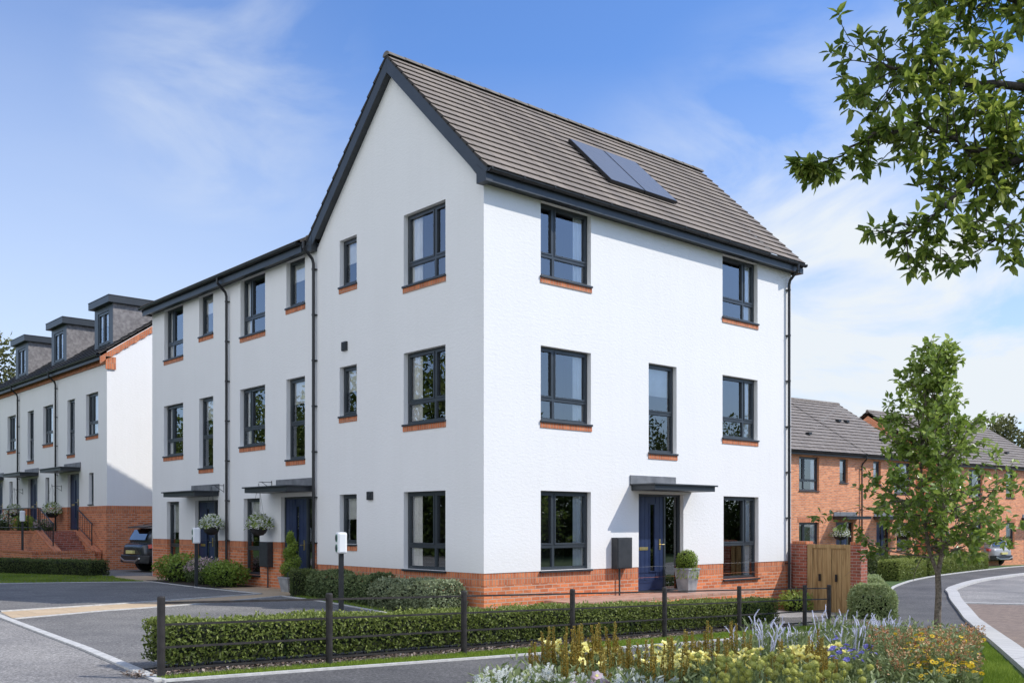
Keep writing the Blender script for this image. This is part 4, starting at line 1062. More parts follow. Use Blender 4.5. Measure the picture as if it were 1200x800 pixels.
    for _ in range(int(T * 9)):
        s = U_(0, T); k = 0
        while k < len(cum) - 2 and cum[k + 1] < s: k += 1
        a = P[k].lerp(P[k + 1], (s - cum[k]) / max(1e-6, cum[k + 1] - cum[k])); d = (P[k + 1] - P[k]).normalized(); n = Vector((-d.y, d.x, 0))
        q = a + n * U_(-.4, .4) * wid; z = zt(q.x, q.y)
        st.tube([(q.x, q.y, z - .03), (q.x + U_(-.04, .04), q.y + U_(-.04, .04), z + base + .1)], .006, 4, cap=False)
    st.build('stems', TRUNKD, t, o)['kind'] = 'stuff'
    return t

def off_line(line, d): 
    nn = normals2(line); return [(x + nx * d, y + ny * d) for (x, y), (nx, ny) in zip(line, nn)]
HL = [(-8.02, -4.37), (-6.1, -4.22), (-4.0, -4.06), (-2.0, -3.9), (0, -3.72), (2.2, -3.55), (4.1, -3.4)]
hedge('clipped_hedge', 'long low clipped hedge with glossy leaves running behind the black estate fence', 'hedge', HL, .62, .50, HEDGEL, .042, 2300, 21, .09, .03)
hedge('clipped_hedge', 'square clipped box hedge beside the spiral topiary in front of the terraced house', 'hedge', [(-1.0, 4.95), (-.42, 6.02)], .55, .56, HEDGED, .035, 2600, 22, .03, .02)
hedge('shrub_border', 'dark loose shrub border against the shaded gable wall', 'shrub', [(-.62, 2.45), (-.62, 4.95)], .72, .56, SHRUBM, .05, 2200, 23, .03, .12, .4)
hedge('pale_shrub', 'pale green rounded shrub at the foot of the corner, under the gable', 'shrub', [(-.62, .25), (-.62, 2.4)], .80, .58, SHRUBL, .055, 2000, 24, .03, .12, .45)
hedge('clipped_hedge', 'dark shaded clipped hedge below the dormer house steps', 'hedge', [(-1.30, 16.7), (-2.3, 18.9), (-3.7, 21.2), (-4.6, 22.8)], .75, .46, HEDGED, .05, 1300, 25, .03, .02)
hedge('loose_hedge', 'loose pale green hedge between the garden wall pier and the tarmac path', 'hedge', [(8.6, -3.15), (9.6, -2.6), (11.6, -1.4), (13.6, -.2), (15.8, 1.0)], .95, .64, SHRUBL2, .06, 2200, 26, .03, .16, .4, .2)
hedge('clipped_hedge', 'short clipped hedge block at the bend of the far path', 'hedge', [(24.3, 4.8), (28.2, 5.65)], .8, .75, HEDGEL, .07, 1300, 27, .03, .03, 0, .22)
hedge('clipped_hedge', 'clipped hedge in front of the parked silver car', 'hedge', [(29.3, 6.0), (38.8, 7.65)], .8, .80, HEDGEL, .08, 1000, 28, .03, .03, 0, .22)
hedge('clipped_hedge', 'long dark hedge before the semi-detached brick house', 'hedge', [(22.0, 9.0), (28.0, 8.6), (35.2, 7.9)], .8, .72, HEDGED, .08, 900, 29, .03, .03, 0, .1)

def bush(name, label, loc, rx, ry, rz, mats, n, leaf, seed, blossom=0, core=True, cat='shrub', group=None, tb=0):
    random.seed(seed); t = thing(name, label, cat, loc, group=group)
    L = MB(); lob = [(rv(), U_(.55, .95)) for _ in range(9)]
    for _ in range(n):
        d = rv()
        if d.z < 0: q_ = math.hypot(d.x, d.y) or 1; d.x, d.y = d.x / q_ * (1 - .25 * d.z * d.z), d.y / q_ * (1 - .25 * d.z * d.z)
        s = .72 + .28 * max(0, max(d.dot(a) * b for a, b in lob)) ** 1.5
        s *= U_(.62, 1.04)
        p = Vector((d.x * rx * s, d.y * ry * s, max(.02, rz * .5 + d.z * rz * .5 * s)))
        bl = RND() < blossom and d.z > -.1
        L.leaf(p, d * U_(0, .5) + rv() + Vector((0, 0, .2)), d * 1.2 + rv() * .7, leaf * U_(.7, 1.35), leaf * U_(.4, .7), min(1, max(0, .35 + tb + .3 * d.z + U_(-.3, .3))), 1 if bl else 0)
    L.build('foliage', mats, t, tone=True)
    if core:
        c = MB(); c.lathe(0, 0, [(.001, rz * .7), (rx * .3, rz * .62), (rx * .48, rz * .42), (rx * .5, rz * .2), (rx * .45, .02), (.001, .0)], 10); c.build('twigs', CORE, t)
    return t
def gz(x, y): return (x, y, zt(x, y))
bush('flowering_shrub', 'bright green shrub at the far end of the bed below the tall narrow window', gz(-.55, 12.5), .75, 1.15, .80, SHRUBG, 2600, .075, 31)
bush('flowering_shrub', 'pink flowering shrub in the bed behind the middle charging post', gz(-.62, 10.75), .65, .8, .78, [SHRUBM, PINKF], 2600, .055, 32, .62)
bush('flowering_shrub', 'green leafy shrub at the near end of the terrace bed, below a narrow window', gz(-.7, 9.45), .62, .85, .72, SHRUBG, 2200, .07, 33, tb=-.08)
bush('small_shrub', 'yellow green ground plant at the foot of the downpipe by the garden wall', gz(9.6, -.55), .55, .5, .55, SHRUBG, 900, .07, 34, tb=.25)
for i, (y, lb, mats, bl) in enumerate(((25.6, 'dark shrub in the raised bed beside the steps', [SHRUBM, PINKF], .4), (28.2, 'green shrub in the raised bed behind the railing, right of the far charging post', SHRUBG, 0), (31.0, 'pale shrub in the raised bed, leftmost behind the railing', [SHRUBM, WHITEF], .3))):
    bush('small_shrub', lb, (-.3, y, 1.12), .42, 1.0 if i else .6, .85 if i else .6, mats, 900, .08, 35 + i, bl, core=True)
bush('small_shrub', 'silvery shrub beside the silver car at the right edge', gz(46.6, 6.3), .8, .8, .8, [SHRUBL, WHITEF], 900, .09, 39, .2)
bush('small_shrub', 'white flowering shrub by the far brick house hedge', gz(29.6, 8.9), .7, .6, .95, [SHRUBL, WHITEF], 700, .09, 40, .35)

# planters
def planter(loc, label, kind):
    t = thing('potted_plant', label, 'planter', loc); random.seed(50 + len(kind))
    b = MB()
    if kind == 'ball':
        s0, s1, hh = .14, .205, .50
    else: s0, s1, hh = .17, .23, .32
    def ring(s, z): return [(-s, -s, z), (s, -s, z), (s, s, z), (-s, s, z)]
    b.hexa(ring(s0, 0) + ring(s1, hh)); b.hexa(ring(s1 + .012, hh + .001) + ring(s1 + .012, hh + .04)); b.build('pot', POTM, t, bevel=.008)
    s = MB(); s.box(-s1 + .02, s1 - .02, -s1 + .02, s1 - .02, hh + .03, hh + .046); s.build('soil', SOIL, t)
    L = MB()
    if kind == 'ball':
        for _ in range(2300):
            d = rv(); r = .225 * U_(.84, 1.08); c = Vector((0, 0, hh + .20))
            L.leaf(c + d * r, d * .3 + rv() * .9, d * 1.2 + rv() * .6, .035 * U_(.7, 1.3), .02, min(1, max(0, .45 + .35 * d.z + U_(-.25, .25))))
        for _ in range(260):
            a = U_(0, 6.28); q = Vector((math.cos(a) * .2, math.sin(a) * .2, hh + U_(-.16, .08))); L.leaf(q + Vector((math.cos(a) * .03, math.sin(a) * .03, 0)), Vector((math.cos(a) * .4, math.sin(a) * .4, -1)), rv(), .06, .02, U_(.5, 1))
        L.build('foliage', SHRUBG, t, tone=True)
        c = MB(); c.lathe(0, 0, [(.001, hh + .42), (.14, hh + .36), (.19, hh + .22), (.14, hh + .08), (.02, hh)], 12); c.build('twigs', CORE, t)
    else:
        zb = hh + .08; Ht = .92
        for _ in range(4200):
            tt = RND(); ang = tt * 6.28 * 2.6; z = zb + Ht * tt; r0 = .27 * (1 - .72 * tt)
            c = Vector((math.cos(ang) * r0 * .32, math.sin(ang) * r0 * .32, z)); d = rv(); k = r0 * .78
            p = c + Vector((d.x * k, d.y * k, d.z * .13))
            L.leaf(p, d * .3 + rv() * .9 + Vector((0, 0, .2)), d + rv() * .6, .045 * U_(.7, 1.3), .022, min(1, max(0, .42 + .3 * d.z + U_(-.28, .28))))
        L.build('foliage', SHRUBG, t, tone=True)
        c = MB(); c.tube([(0, 0, hh), (0, 0, zb + Ht)], [.025, .012], 6); c.build('stem', TRUNKD, t)
    return t
planter((5.60, -.36, -.012), 'tapered grey planter with a clipped ball shrub by the corner house door', 'ball')
planter((-.38, 6.62, zt(-.4, 7)), 'grey planter with a spiral topiary before the terraced house door', 'spiral')

# mulch strip and grass
def mulch():
    random.seed(60); mb = MB(); line = [(-8.5, -4.85), (-4, -4.5), (0, -4.15), (4.4, -3.8)]
    for _ in range(7000):
        x = U_(-8.45, 4.5); t = (x + 8.45) / 12.95; y = -4.98 + 1.1 * t * .95 + U_(0, .42) + .02
        z = zt(x, y) + U_(.012, .03); d = rv(); d.z *= .35; mb.leaf(Vector((x, y, z)), d, Vector((U_(-.4, .4), U_(-.4, .4), 1)), U_(.03, .07), U_(.015, .035), RND(), fold=.1)
    o = mb.build('bark_mulch', BARKM, tone=True); tag(o, 'brown bark mulch strip between fence and clipped hedge', 'mulch', kind='stuff')
mulch()
drape('planting_bed', [(-8.5, -5.0), (-4.0, -4.73), (0, -4.42), (4.5, -4.05), (4.6, -3.1), (0, -3.4), (-4, -3.7), (-8.4, -4.05)], .005, SOIL)
BEDP = [(-5.35, -7.1), (.53, -6.02), (4.75, -5.62), (4.3, -6.8), (3.27, -7.72), (-1.1, -9.5), (-3.6, -10.7), (-6.0, -10.4), (-7.1, -8.7), (-6.35, -7.35)]
drape('planting_bed', BEDP, .005, SOIL)
drape('planting_bed', [(-1.25, .0), (-.03, .0), (-.03, 6.0), (-.9, 6.2), (-1.05, 4.9)], .004, SOIL)
drape('planting_bed', [(-1.30, 8.9), (-.06, 8.9), (-.06, 13.3), (-1.2, 13.5)], .013, SOIL)
def inpoly(x, y, P):
    r = False; j = len(P) - 1
    for i in range(len(P)):
        if (P[i][1] > y) != (P[j][1] > y) and x < (P[j][0] - P[i][0]) * (y - P[i][1]) / (P[j][1] - P[i][1]) + P[i][0]: r = not r
        j = i
    return r
def grass(label, polys, seed):
    random.seed(seed); mb = MB()
    for poly, dens, hh in polys:
        xs = [p[0] for p in poly]; ys = [p[1] for p in poly]
        n = int((max(xs) - min(xs)) * (max(ys) - min(ys)) * dens)
        for _ in range(n):
            x, y = U_(min(xs), max(xs)), U_(min(ys), max(ys))
            if not inpoly(x, y, poly): continue
            z = zt(x, y); a = U_(0, 6.28); w = U_(.003, .006) * (1.6 if hh > .05 else 1.3); h = hh * U_(.6, 1.3); lx, ly = U_(-.5, .5) * h, U_(-.5, .5) * h
            i = len(mb.v); c, s = math.cos(a) * w, math.sin(a) * w
            mb.v.extend(((x - c, y - s, z), (x + c, y + s, z), (x + lx, y + ly, z + h))); mb.f.append((i, i + 1, i + 2)); mb.m.append(0); mb.t.append(min(1, max(0, .45 + .25 * math.sin(x * 2.3) * math.sin(y * 1.9) + U_(-.35, .35))))
    o = mb.build('lawn_grass', GRASSM, tone=True); tag(o, label, 'grass', kind='stuff')
grass('short green grass verge between the fence and the tarmac path', [([(-8.3, -5.24), (-4, -5.16), (0, -5.06), (5.4, -4.66), (6.3, -4.5), (5.0, -4.0), (0, -4.40), (-4, -4.68), (-8.3, -5.0)], 6500, .05)], 61)
grass('mown green lawn in the right corner below the pale kerb', [([(4.9, -5.6), (6.2, -6.25), (6.1, -6.55), (2, -8.7), (-3.9, -11.7), (-3.7, -10.7), (-1.1, -9.5), (3.27, -7.72), (4.4, -6.7)], 4200, .05)], 62)
grass('green grass patch beside the near driveway and shrubs', [([(-1.25, 3.5), (-1.2, 5.2), (-.85, 5.0), (-1.0, 2.4), (-1.2, .1), (0, -.05), (1.4, -.4), (1.5, -2.6), (-3.8, -2.7), (-1.36, .7)], 1500, .05)], 63)
grass('shaded grass strip before the dark hedge at the left', [([(-6.4, 14.05), (-3.3, 13.3), (-1.45, 12.7), (-1.3, 15.4), (-1.0, 16.3), (-2.2, 18.2), (-4.2, 21.5), (-6.4, 19)], 800, .05)], 64)
grass('lawn before the brick house beyond the garden wall', [([(17, 2.2), (21, 4.2), (24, 5.0), (26, 6.5), (25, 8.4), (19, 8.4), (14, 4)], 300, .06)], 65)

# ------------------------------------------------------------------ charging posts
def charger(loc, label, rz=0):
    t = thing('charging_post', label, 'charging post', loc, rz)
    p = MB(); p.box(-.04, .04, -.05, .05, -.02, 1.16); p.box(-.13, .13, -.13, .13, .0, .022); p.build('post', BLACKP, t, bevel=.006)
    b = MB(); b.box(-.09, .09, -.115, .115, 1.10, 1.50); b.build('charger_box', CHARGE, t, bevel=.035)
    for z in (1.2, 1.39):
        s = MB()
        for r, x, mi in ((.075, -.098, 0), (.052, -.106, 1)):
            n = 20; ring = [(x, r * math.cos(6.2832 * j / n), z + r * math.sin(6.2832 * j / n)) for j in range(n)]; s.face(ring, mi)
            for j in range(n): s.face([ring[j], ring[(j + 1) % n], (x + .02, ring[(j + 1) % n][1], ring[(j + 1) % n][2]), (x + .02, ring[j][1], ring[j][2])], mi)
        s.build('socket', [CHARGEG, CHARGED], t)
    return t
c1 = charger(gz(-1.98, 1.84), 'white and green charging box on a black post, nearest, before the gable wall', R(-17))
dup(c1, gz(-1.42, 9.54), R(-17), label='charging post standing before the pink flowering shrub at the terrace')
c3 = dup(c1, (-1.27, 24.8, .5), R(-17), label='charging post on the ramp by the dormer house railing')
for c in (c1,): pass
for c in [o for o in COL.objects if o.name.startswith('charging_post')]: c['group'] = 'electric car charging posts'

# ------------------------------------------------------------------ cars
def car(loc, rz, paint, label):
    """x axis points to the front, origin on the ground under the middle"""
    t = thing('parked_car', label, 'car', loc, rz)
    # body: lofted sections, half profile y(z), from rear (-2.25) to front (2.25)
    st = [(-2.25, .70, .50, .82), (-2.20, .82, .38, .96), (-2.0, .90, .30, 1.02), (-1.4, .93, .24, 1.03), (-.4, .93, .22, 1.0), (.6, .93, .22, .99), (1.2, .93, .24, .98), (1.7, .90, .27, .94), (2.05, .82, .32, .86), (2.24, .62, .42, .74)]
    b = MB(); secs = []
    for (x, hw, z0, z1) in st:
        hz = z1 - z0
        half = [(0, z0), (hw * .80, z0), (hw * .95, z0 + hz * .12), (hw, z0 + hz * .42), (hw * .985, z0 + hz * .62), (hw * .93, z0 + hz * .92), (hw * .82, z1), (0, z1 + .015)]
        full = [(x, y, z) for y, z in half] + [(x, -y, z) for y, z in half[-2:0:-1]]
        secs.append(full)
    for p, q in zip(secs[:-1], secs[1:]):
        n = len(p)
        for k in range(n): b.face([p[k], q[k], q[(k + 1) % n], p[(k + 1) % n]])
    b.face(secs[0]); b.face(secs[-1])
    # cabin
    cab = [(-2.02, .78, .98, 1.05), (-1.92, .76, .98, 1.42), (-1.6, .70, 1.0, 1.58), (-.8, .70, 1.0, 1.635), (0, .70, 1.0, 1.63), (.35, .69, 1.0, 1.57), (1.15, .76, .96, 1.0)]
    cs = []
    for (x, hw, z0, z1) in cab:
        bw = .86; f = (z1 - z0) / .6
        top = bw + (hw - bw) * min(1, f)
        cs.append([(x, bw, z0), (x, top + .03, z1 - .05 * min(1, f)), (x, top - .10, z1), (x, -top + .10, z1), (x, -top - .03, z1 - .05 * min(1, f)), (x, -bw, z0)])
    for p, q in zip(cs[:-1], cs[1:]):
        for k in range(5): b.face([p[k], q[k], q[k + 1], p[k + 1]])
    b.face(cs[0]); b.face(cs[-1])
    bo = b.build('body', paint, t, smooth=False)
    bm = bmesh.new(); bm.from_mesh(bo.data); bmesh.ops.remove_doubles(bm, verts=bm.verts, dist=.001); bmesh.ops.recalc_face_normals(bm, faces=bm.faces); bm.to_mesh(bo.data); bm.free()
    md = bo.modifiers.new('sub', 'SUBSURF'); md.levels = 2; md.render_levels = 2
    bo.data.polygons.foreach_set('use_smooth', [True] * len(bo.data.polygons))
    for s in (1, -1):
        g = MB(); g.face([(-1.78, s * .835, 1.08), (-.95, s * .845, 1.06), (-.95, s * .765, 1.52), (-1.5, s * .755, 1.49)]); g.face([(-.88, s * .845, 1.06), (.0, s * .845, 1.05), (.0, s * .765, 1.54), (-.88, s * .768, 1.53)]); g.face([(.07, s * .845, 1.05), (.82, s * .835, 1.05), (.30, s * .76, 1.50), (.07, s * .766, 1.53)])
        g.orient(None, (0, 0, .9)).build('side_glass', CARG, t)
    g = MB(); g.face([(-2.075, -.62, 1.10), (-2.075, .62, 1.10), (-1.90, .56, 1.44), (-1.90, -.56, 1.44)]); g.orient(None, (0, 0, .9)).build('rear_glass', CARG, t)
    g = MB(); g.face([(1.05, -.70, 1.06), (1.05, .70, 1.06), (.48, .60, 1.53), (.48, -.60, 1.53)]); g.orient(None, (0, 0, .9)).build('windscreen', CARG, t)
    sp = MB(); sp.hexa([(-2.12, -.60, 1.50), (-1.7, -.62, 1.56), (-1.7, .62, 1.56), (-2.12, .60, 1.50), (-2.13, -.58, 1.53), (-1.7, -.6, 1.60), (-1.7, .6, 1.60), (-2.13, .58, 1.53)]); sp.build('spoiler', BLACKP, t, bevel=.01)
    for s in (1, -1):
        for x in (-1.38, 1.38):
            w = MB(); n = 24
            def cyl(y0, y1, r, mi):
                a = [(x + r * math.cos(6.2832 * j / n), s * y0, .35 + r * math.sin(6.2832 * j / n)) for j in range(n)]; c = [(p[0], s * y1, p[2]) for p in a]
                for j in range(n): w.face([a[j], a[(j + 1) % n], c[(j + 1) % n], c[j]], mi)
                w.face(a, mi); w.face(c, mi)
            cyl(.70, .945, .35, 0); wo = w.build('wheel', TYRE, t)
            w = MB(); cyl(.94, .952, .225, 0)
            for k in range(5):
                an = k * 1.2566; c_, s_ = math.cos(an), math.sin(an)
                w.face([(x + c_ * .04 - s_ * .03, s * .956, .35 + s_ * .04 + c_ * .03), (x + c_ * .2 - s_ * .02, s * .956, .35 + s_ * .2 + c_ * .02), (x + c_ * .2 + s_ * .02, s * .956, .35 + s_ * .2 - c_ * .02), (x + c_ * .04 + s_ * .03, s * .956, .35 + s_ * .04 - c_ * .03)], 1)
            w.build('rim', [BLACKP, STEEL], wo)
            a = MB(); pr = None; 
            for k in range(13):
                an = math.pi * k / 12; q = [(x + r * math.cos(an), s * y, .35 + r * math.sin(an)) for r, y in ((.37, .93), (.44, .945), (.44, .90))]
                if pr:
                    for j in range(2): a.face([pr[j], q[j], q[j + 1], pr[j + 1]])
                pr = q
            a.build('wheel_arch', BLACKP, t)
        l = MB(); l.hexa([(-2.235, s * .42, .80), (-2.0, s * .955, .82), (-1.85, s * .955, .84), (-2.15, s * .42, .82), (-2.215, s * .42, .885), (-1.98, s * .945, .96), (-1.83, s * .945, .98), (-2.13, s * .42, .9)]); l.build('tail_light', RED, t, bevel=.008)
        l = MB(); l.hexa([(2.20, s * .45, .66), (1.9, s * .885, .68), (1.75, s * .91, .70), (2.0, s * .45, .66), (2.17, s * .45, .76), (1.86, s * .885, .82), (1.72, s * .90, .83), (2.0, s * .45, .77)]); l.build('headlight', STEEL, t, bevel=.008)
        l = MB(); l.hexa([(.62, s * .93, 1.04), (.80, s * .93, 1.04), (.80, s * 1.10, 1.06), (.66, s * 1.10, 1.06), (.60, s * .92, 1.18), (.76, s * .92, 1.18), (.77, s * 1.10, 1.17), (.64, s * 1.10, 1.17)]); l.build('wing_mirror', BLACKP, t, bevel=.015)
    bp = MB(); bp.hexa([(-2.33, -.74, .34), (-2.05, -.90, .30), (-2.05, .90, .30), (-2.33, .74, .34), (-2.31, -.74, .60), (-2.02, -.925, .58), (-2.02, .925, .58), (-2.31, .74, .60)]); bp.build('rear_bumper', BLACKP, t, bevel=.03)
    tr = MB(); tr.hexa([(-2.35, -.42, .36), (-2.2, -.5, .34), (-2.2, .5, .34), (-2.35, .42, .36), (-2.35, -.42, .42), (-2.2, -.5, .42), (-2.2, .5, .42), (-2.35, .42, .42)])
    for s in (1, -1): tr.hexa([(-2.345, s * .42, .37), (-2.345, s * .72, .46), (-2.2, s * .80, .46), (-2.2, s * .42, .37), (-2.345, s * .42, .42), (-2.345, s * .72, .52), (-2.2, s * .80, .52), (-2.2, s * .42, .42)])
    tr.build('bumper_trim', STEEL, t, bevel=.006)
    pl = MB(); pl.box(-2.345, -2.25, -.26, .26, .64, .75); pl.build('number_plate', PLATE, t, bevel=.004)
    pl = MB(); pl.box(2.22, 2.27, -.26, .26, .46, .57); pl.build('number_plate', PLATEW, t, bevel=.004)
    gr = MB(); gr.hexa([(2.20, -.55, .36), (2.27, -.5, .38), (2.27, .5, .38), (2.20, .55, .36), (2.16, -.5, .62), (2.23, -.45, .64), (2.23, .45, .64), (2.16, .5, .62)]); gr.build('grille', BLACKP, t, bevel=.01)
    for s in (1, -1): rr = MB(); rr.tube([(-1.6, s * .58, 1.60), (-1.4, s * .58, 1.645), (-.2, s * .58, 1.665), (.2, s * .58, 1.625)], .016, 6); rr.build('roof_rail', BLACKP, t)
    return t
car((2.85, 19.3, zt(2.8, 19.3) + .012), R(3), CARD, 'dark grey estate car parked beside the far end of the white terrace')
car((44.8, 11.0, zt(44.8, 11)), R(80), CARS, 'silver estate car parked rear outwards before the right brick house')
car((45.6, 14.2, zt(45.6, 14.2)), R(60), CARW, 'white car mostly hidden behind the young maple')

# ------------------------------------------------------------------ trees
def branch(tb, p, d, L, r, lev, tips, rnd=.25, up=.05, nseg=5, kids=(3, 5)):
    pts = [p.copy()]; rad = [r]; q = p.copy(); dd = d.normalized()
    for i in range(nseg):
        dd = (dd + rv() * rnd * .6 + Vector((0, 0, up))).normalized(); q = q + dd * (L / nseg); pts.append(q.copy()); rad.append(r * (1 - .75 * (i + 1) / nseg) + .0015)
    tb.tube(pts, rad, 7 if r > .03 else 5, cap=False)
    if lev == 0:
        tips.append(pts); return
    for _ in range(random.randint(*kids)):
        k = random.randint(1, nseg); f = RND(); b = pts[k - 1].lerp(pts[k], f)
        ax = dd.orthogonal().normalized(); ax.rotate(Matrix.Rotation(U_(0, 6.283), 3, dd))
        nd_ = (dd * U_(.5, 1.0) + ax * U_(.5, 1.0)).normalized()
        branch(tb, b, nd_, L * U_(.4, .65), rad[k] * .6, lev - 1, tips, rnd, up, max(3, nseg - 1), kids)
    tips.append(pts)
def leaves_on(lm, tips, per, size, wr=.5, droop=.15, spread=.05, tone0=.4, sun=Vector((.5, -.5, .7)), center=None, rad=1):
    for pts in tips:
        n = int(per * U_(.7, 1.3) * min(1.15, .25 + (pts[-1] - pts[0]).length / .55))
        for _ in range(n):
            k = min(len(pts) - 2, int(len(pts) * (1 - RND() ** 1.6 * .9))) if len(pts) > 2 else 0
            a = pts[k].lerp(pts[k + 1], RND()); ax = (pts[k + 1] - pts[k]).normalized()
            d = (ax * U_(.1, .9) + rv() * .9 + Vector((0, 0, -droop))).normalized()
            p = a + rv() * spread
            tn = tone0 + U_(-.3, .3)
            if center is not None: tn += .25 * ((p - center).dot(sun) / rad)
            lm.leaf6(p, d, Vector((0, 0, 1)) + rv() * .7, size * U_(.7, 1.3), size * wr * U_(.8, 1.2), min(1, max(0, tn)))

def young_tree():
    random.seed(71); loc = (5.91, -5.91, -.52)
    t = thing('young_tree', 'young maple with thin forked trunk standing by the flower bed and tarmac path', 'tree', loc)
    tb = MB(); tips = []
    tb.tube([(0, 0, -.1), (.0, .0, .3), (.02, -.01, .75), (.01, 0, 1.15)], [.075, .062, .055, .05], 10, cap=False)
    main = [Vector((.01, 0, 1.1)), Vector((.10, -.05, 1.6)), Vector((.12, -.05, 2.3)), Vector((.05, 0, 3.1)), Vector((0, .02, 3.9)), Vector((.02, 0, 4.7)), Vector((.05, 0, 5.15))]
    second = [Vector((.01, 0, 1.1)), Vector((-.10, .1, 1.5)), Vector((-.2, .15, 2.1)), Vector((-.22, .2, 2.9)), Vector((-.25, .18, 3.7)), Vector((-.25, .1, 4.5))]
    tb.tube(main, [.046, .042, .036, .028, .02, .012, .005], 8, cap=False); tb.tube(second, [.038, .034, .03, .024, .016, .006], 8, cap=False)
    env = [(.9, .9), (1.4, 1.4), (2.0, 1.58), (2.7, 1.42), (3.3, 1.15), (3.9, .9), (4.6, .70), (5.2, .3)]
    for i in range(92):
        z = 1.38 + 3.77 * (i / 92) ** 1.1
        src = main if RND() < .62 else second
        if z > 2.9 and RND() < .18: continue
        z = min(z, src[-1].z - .05)
        k = max(j for j in range(len(src)) if src[j].z <= z); k = min(k, len(src) - 2)
        f = (z - src[k].z) / (src[k + 1].z - src[k].z); p = src[k].lerp(src[k + 1], f)
        e = lerp([a for a, b in env], [b for a, b in env], z)
        an = i * 2.4 + U_(-.4, .4); el = U_(.0, .42) if z < 2.7 else U_(.3, .9)
        d = Vector((math.cos(an) * math.cos(el), math.sin(an) * math.cos(el), math.sin(el)))
        if z < 2.0: d.z = U_(.02, .32)
        branch(tb, p, d, e * U_(.6, .98), .013 + .006 * (5 - z) / 4, 1, tips, .35, .02, 5, (3, 5))
    tb.build('trunk', TRUNK, t, smooth=True)
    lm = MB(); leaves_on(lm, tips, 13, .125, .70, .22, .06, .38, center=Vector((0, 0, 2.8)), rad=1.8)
    for pts in tips: lm.leaf(pts[-1], (pts[-1] - pts[-2]), Vector((0, 0, 1)) + rv() * .5, .12, .08, U_(.3, 1))
    keep = [k for k in range(0, len(lm.f)) if min(lm.v[i][2] for i in lm.f[k]) > 1.18]
    lm.f = [lm.f[k] for k in keep]; lm.m = [lm.m[k] for k in keep]; lm.t = [lm.t[k] for k in keep]
    lm.build('crown', TERRA, t, tone=True)
young_tree()

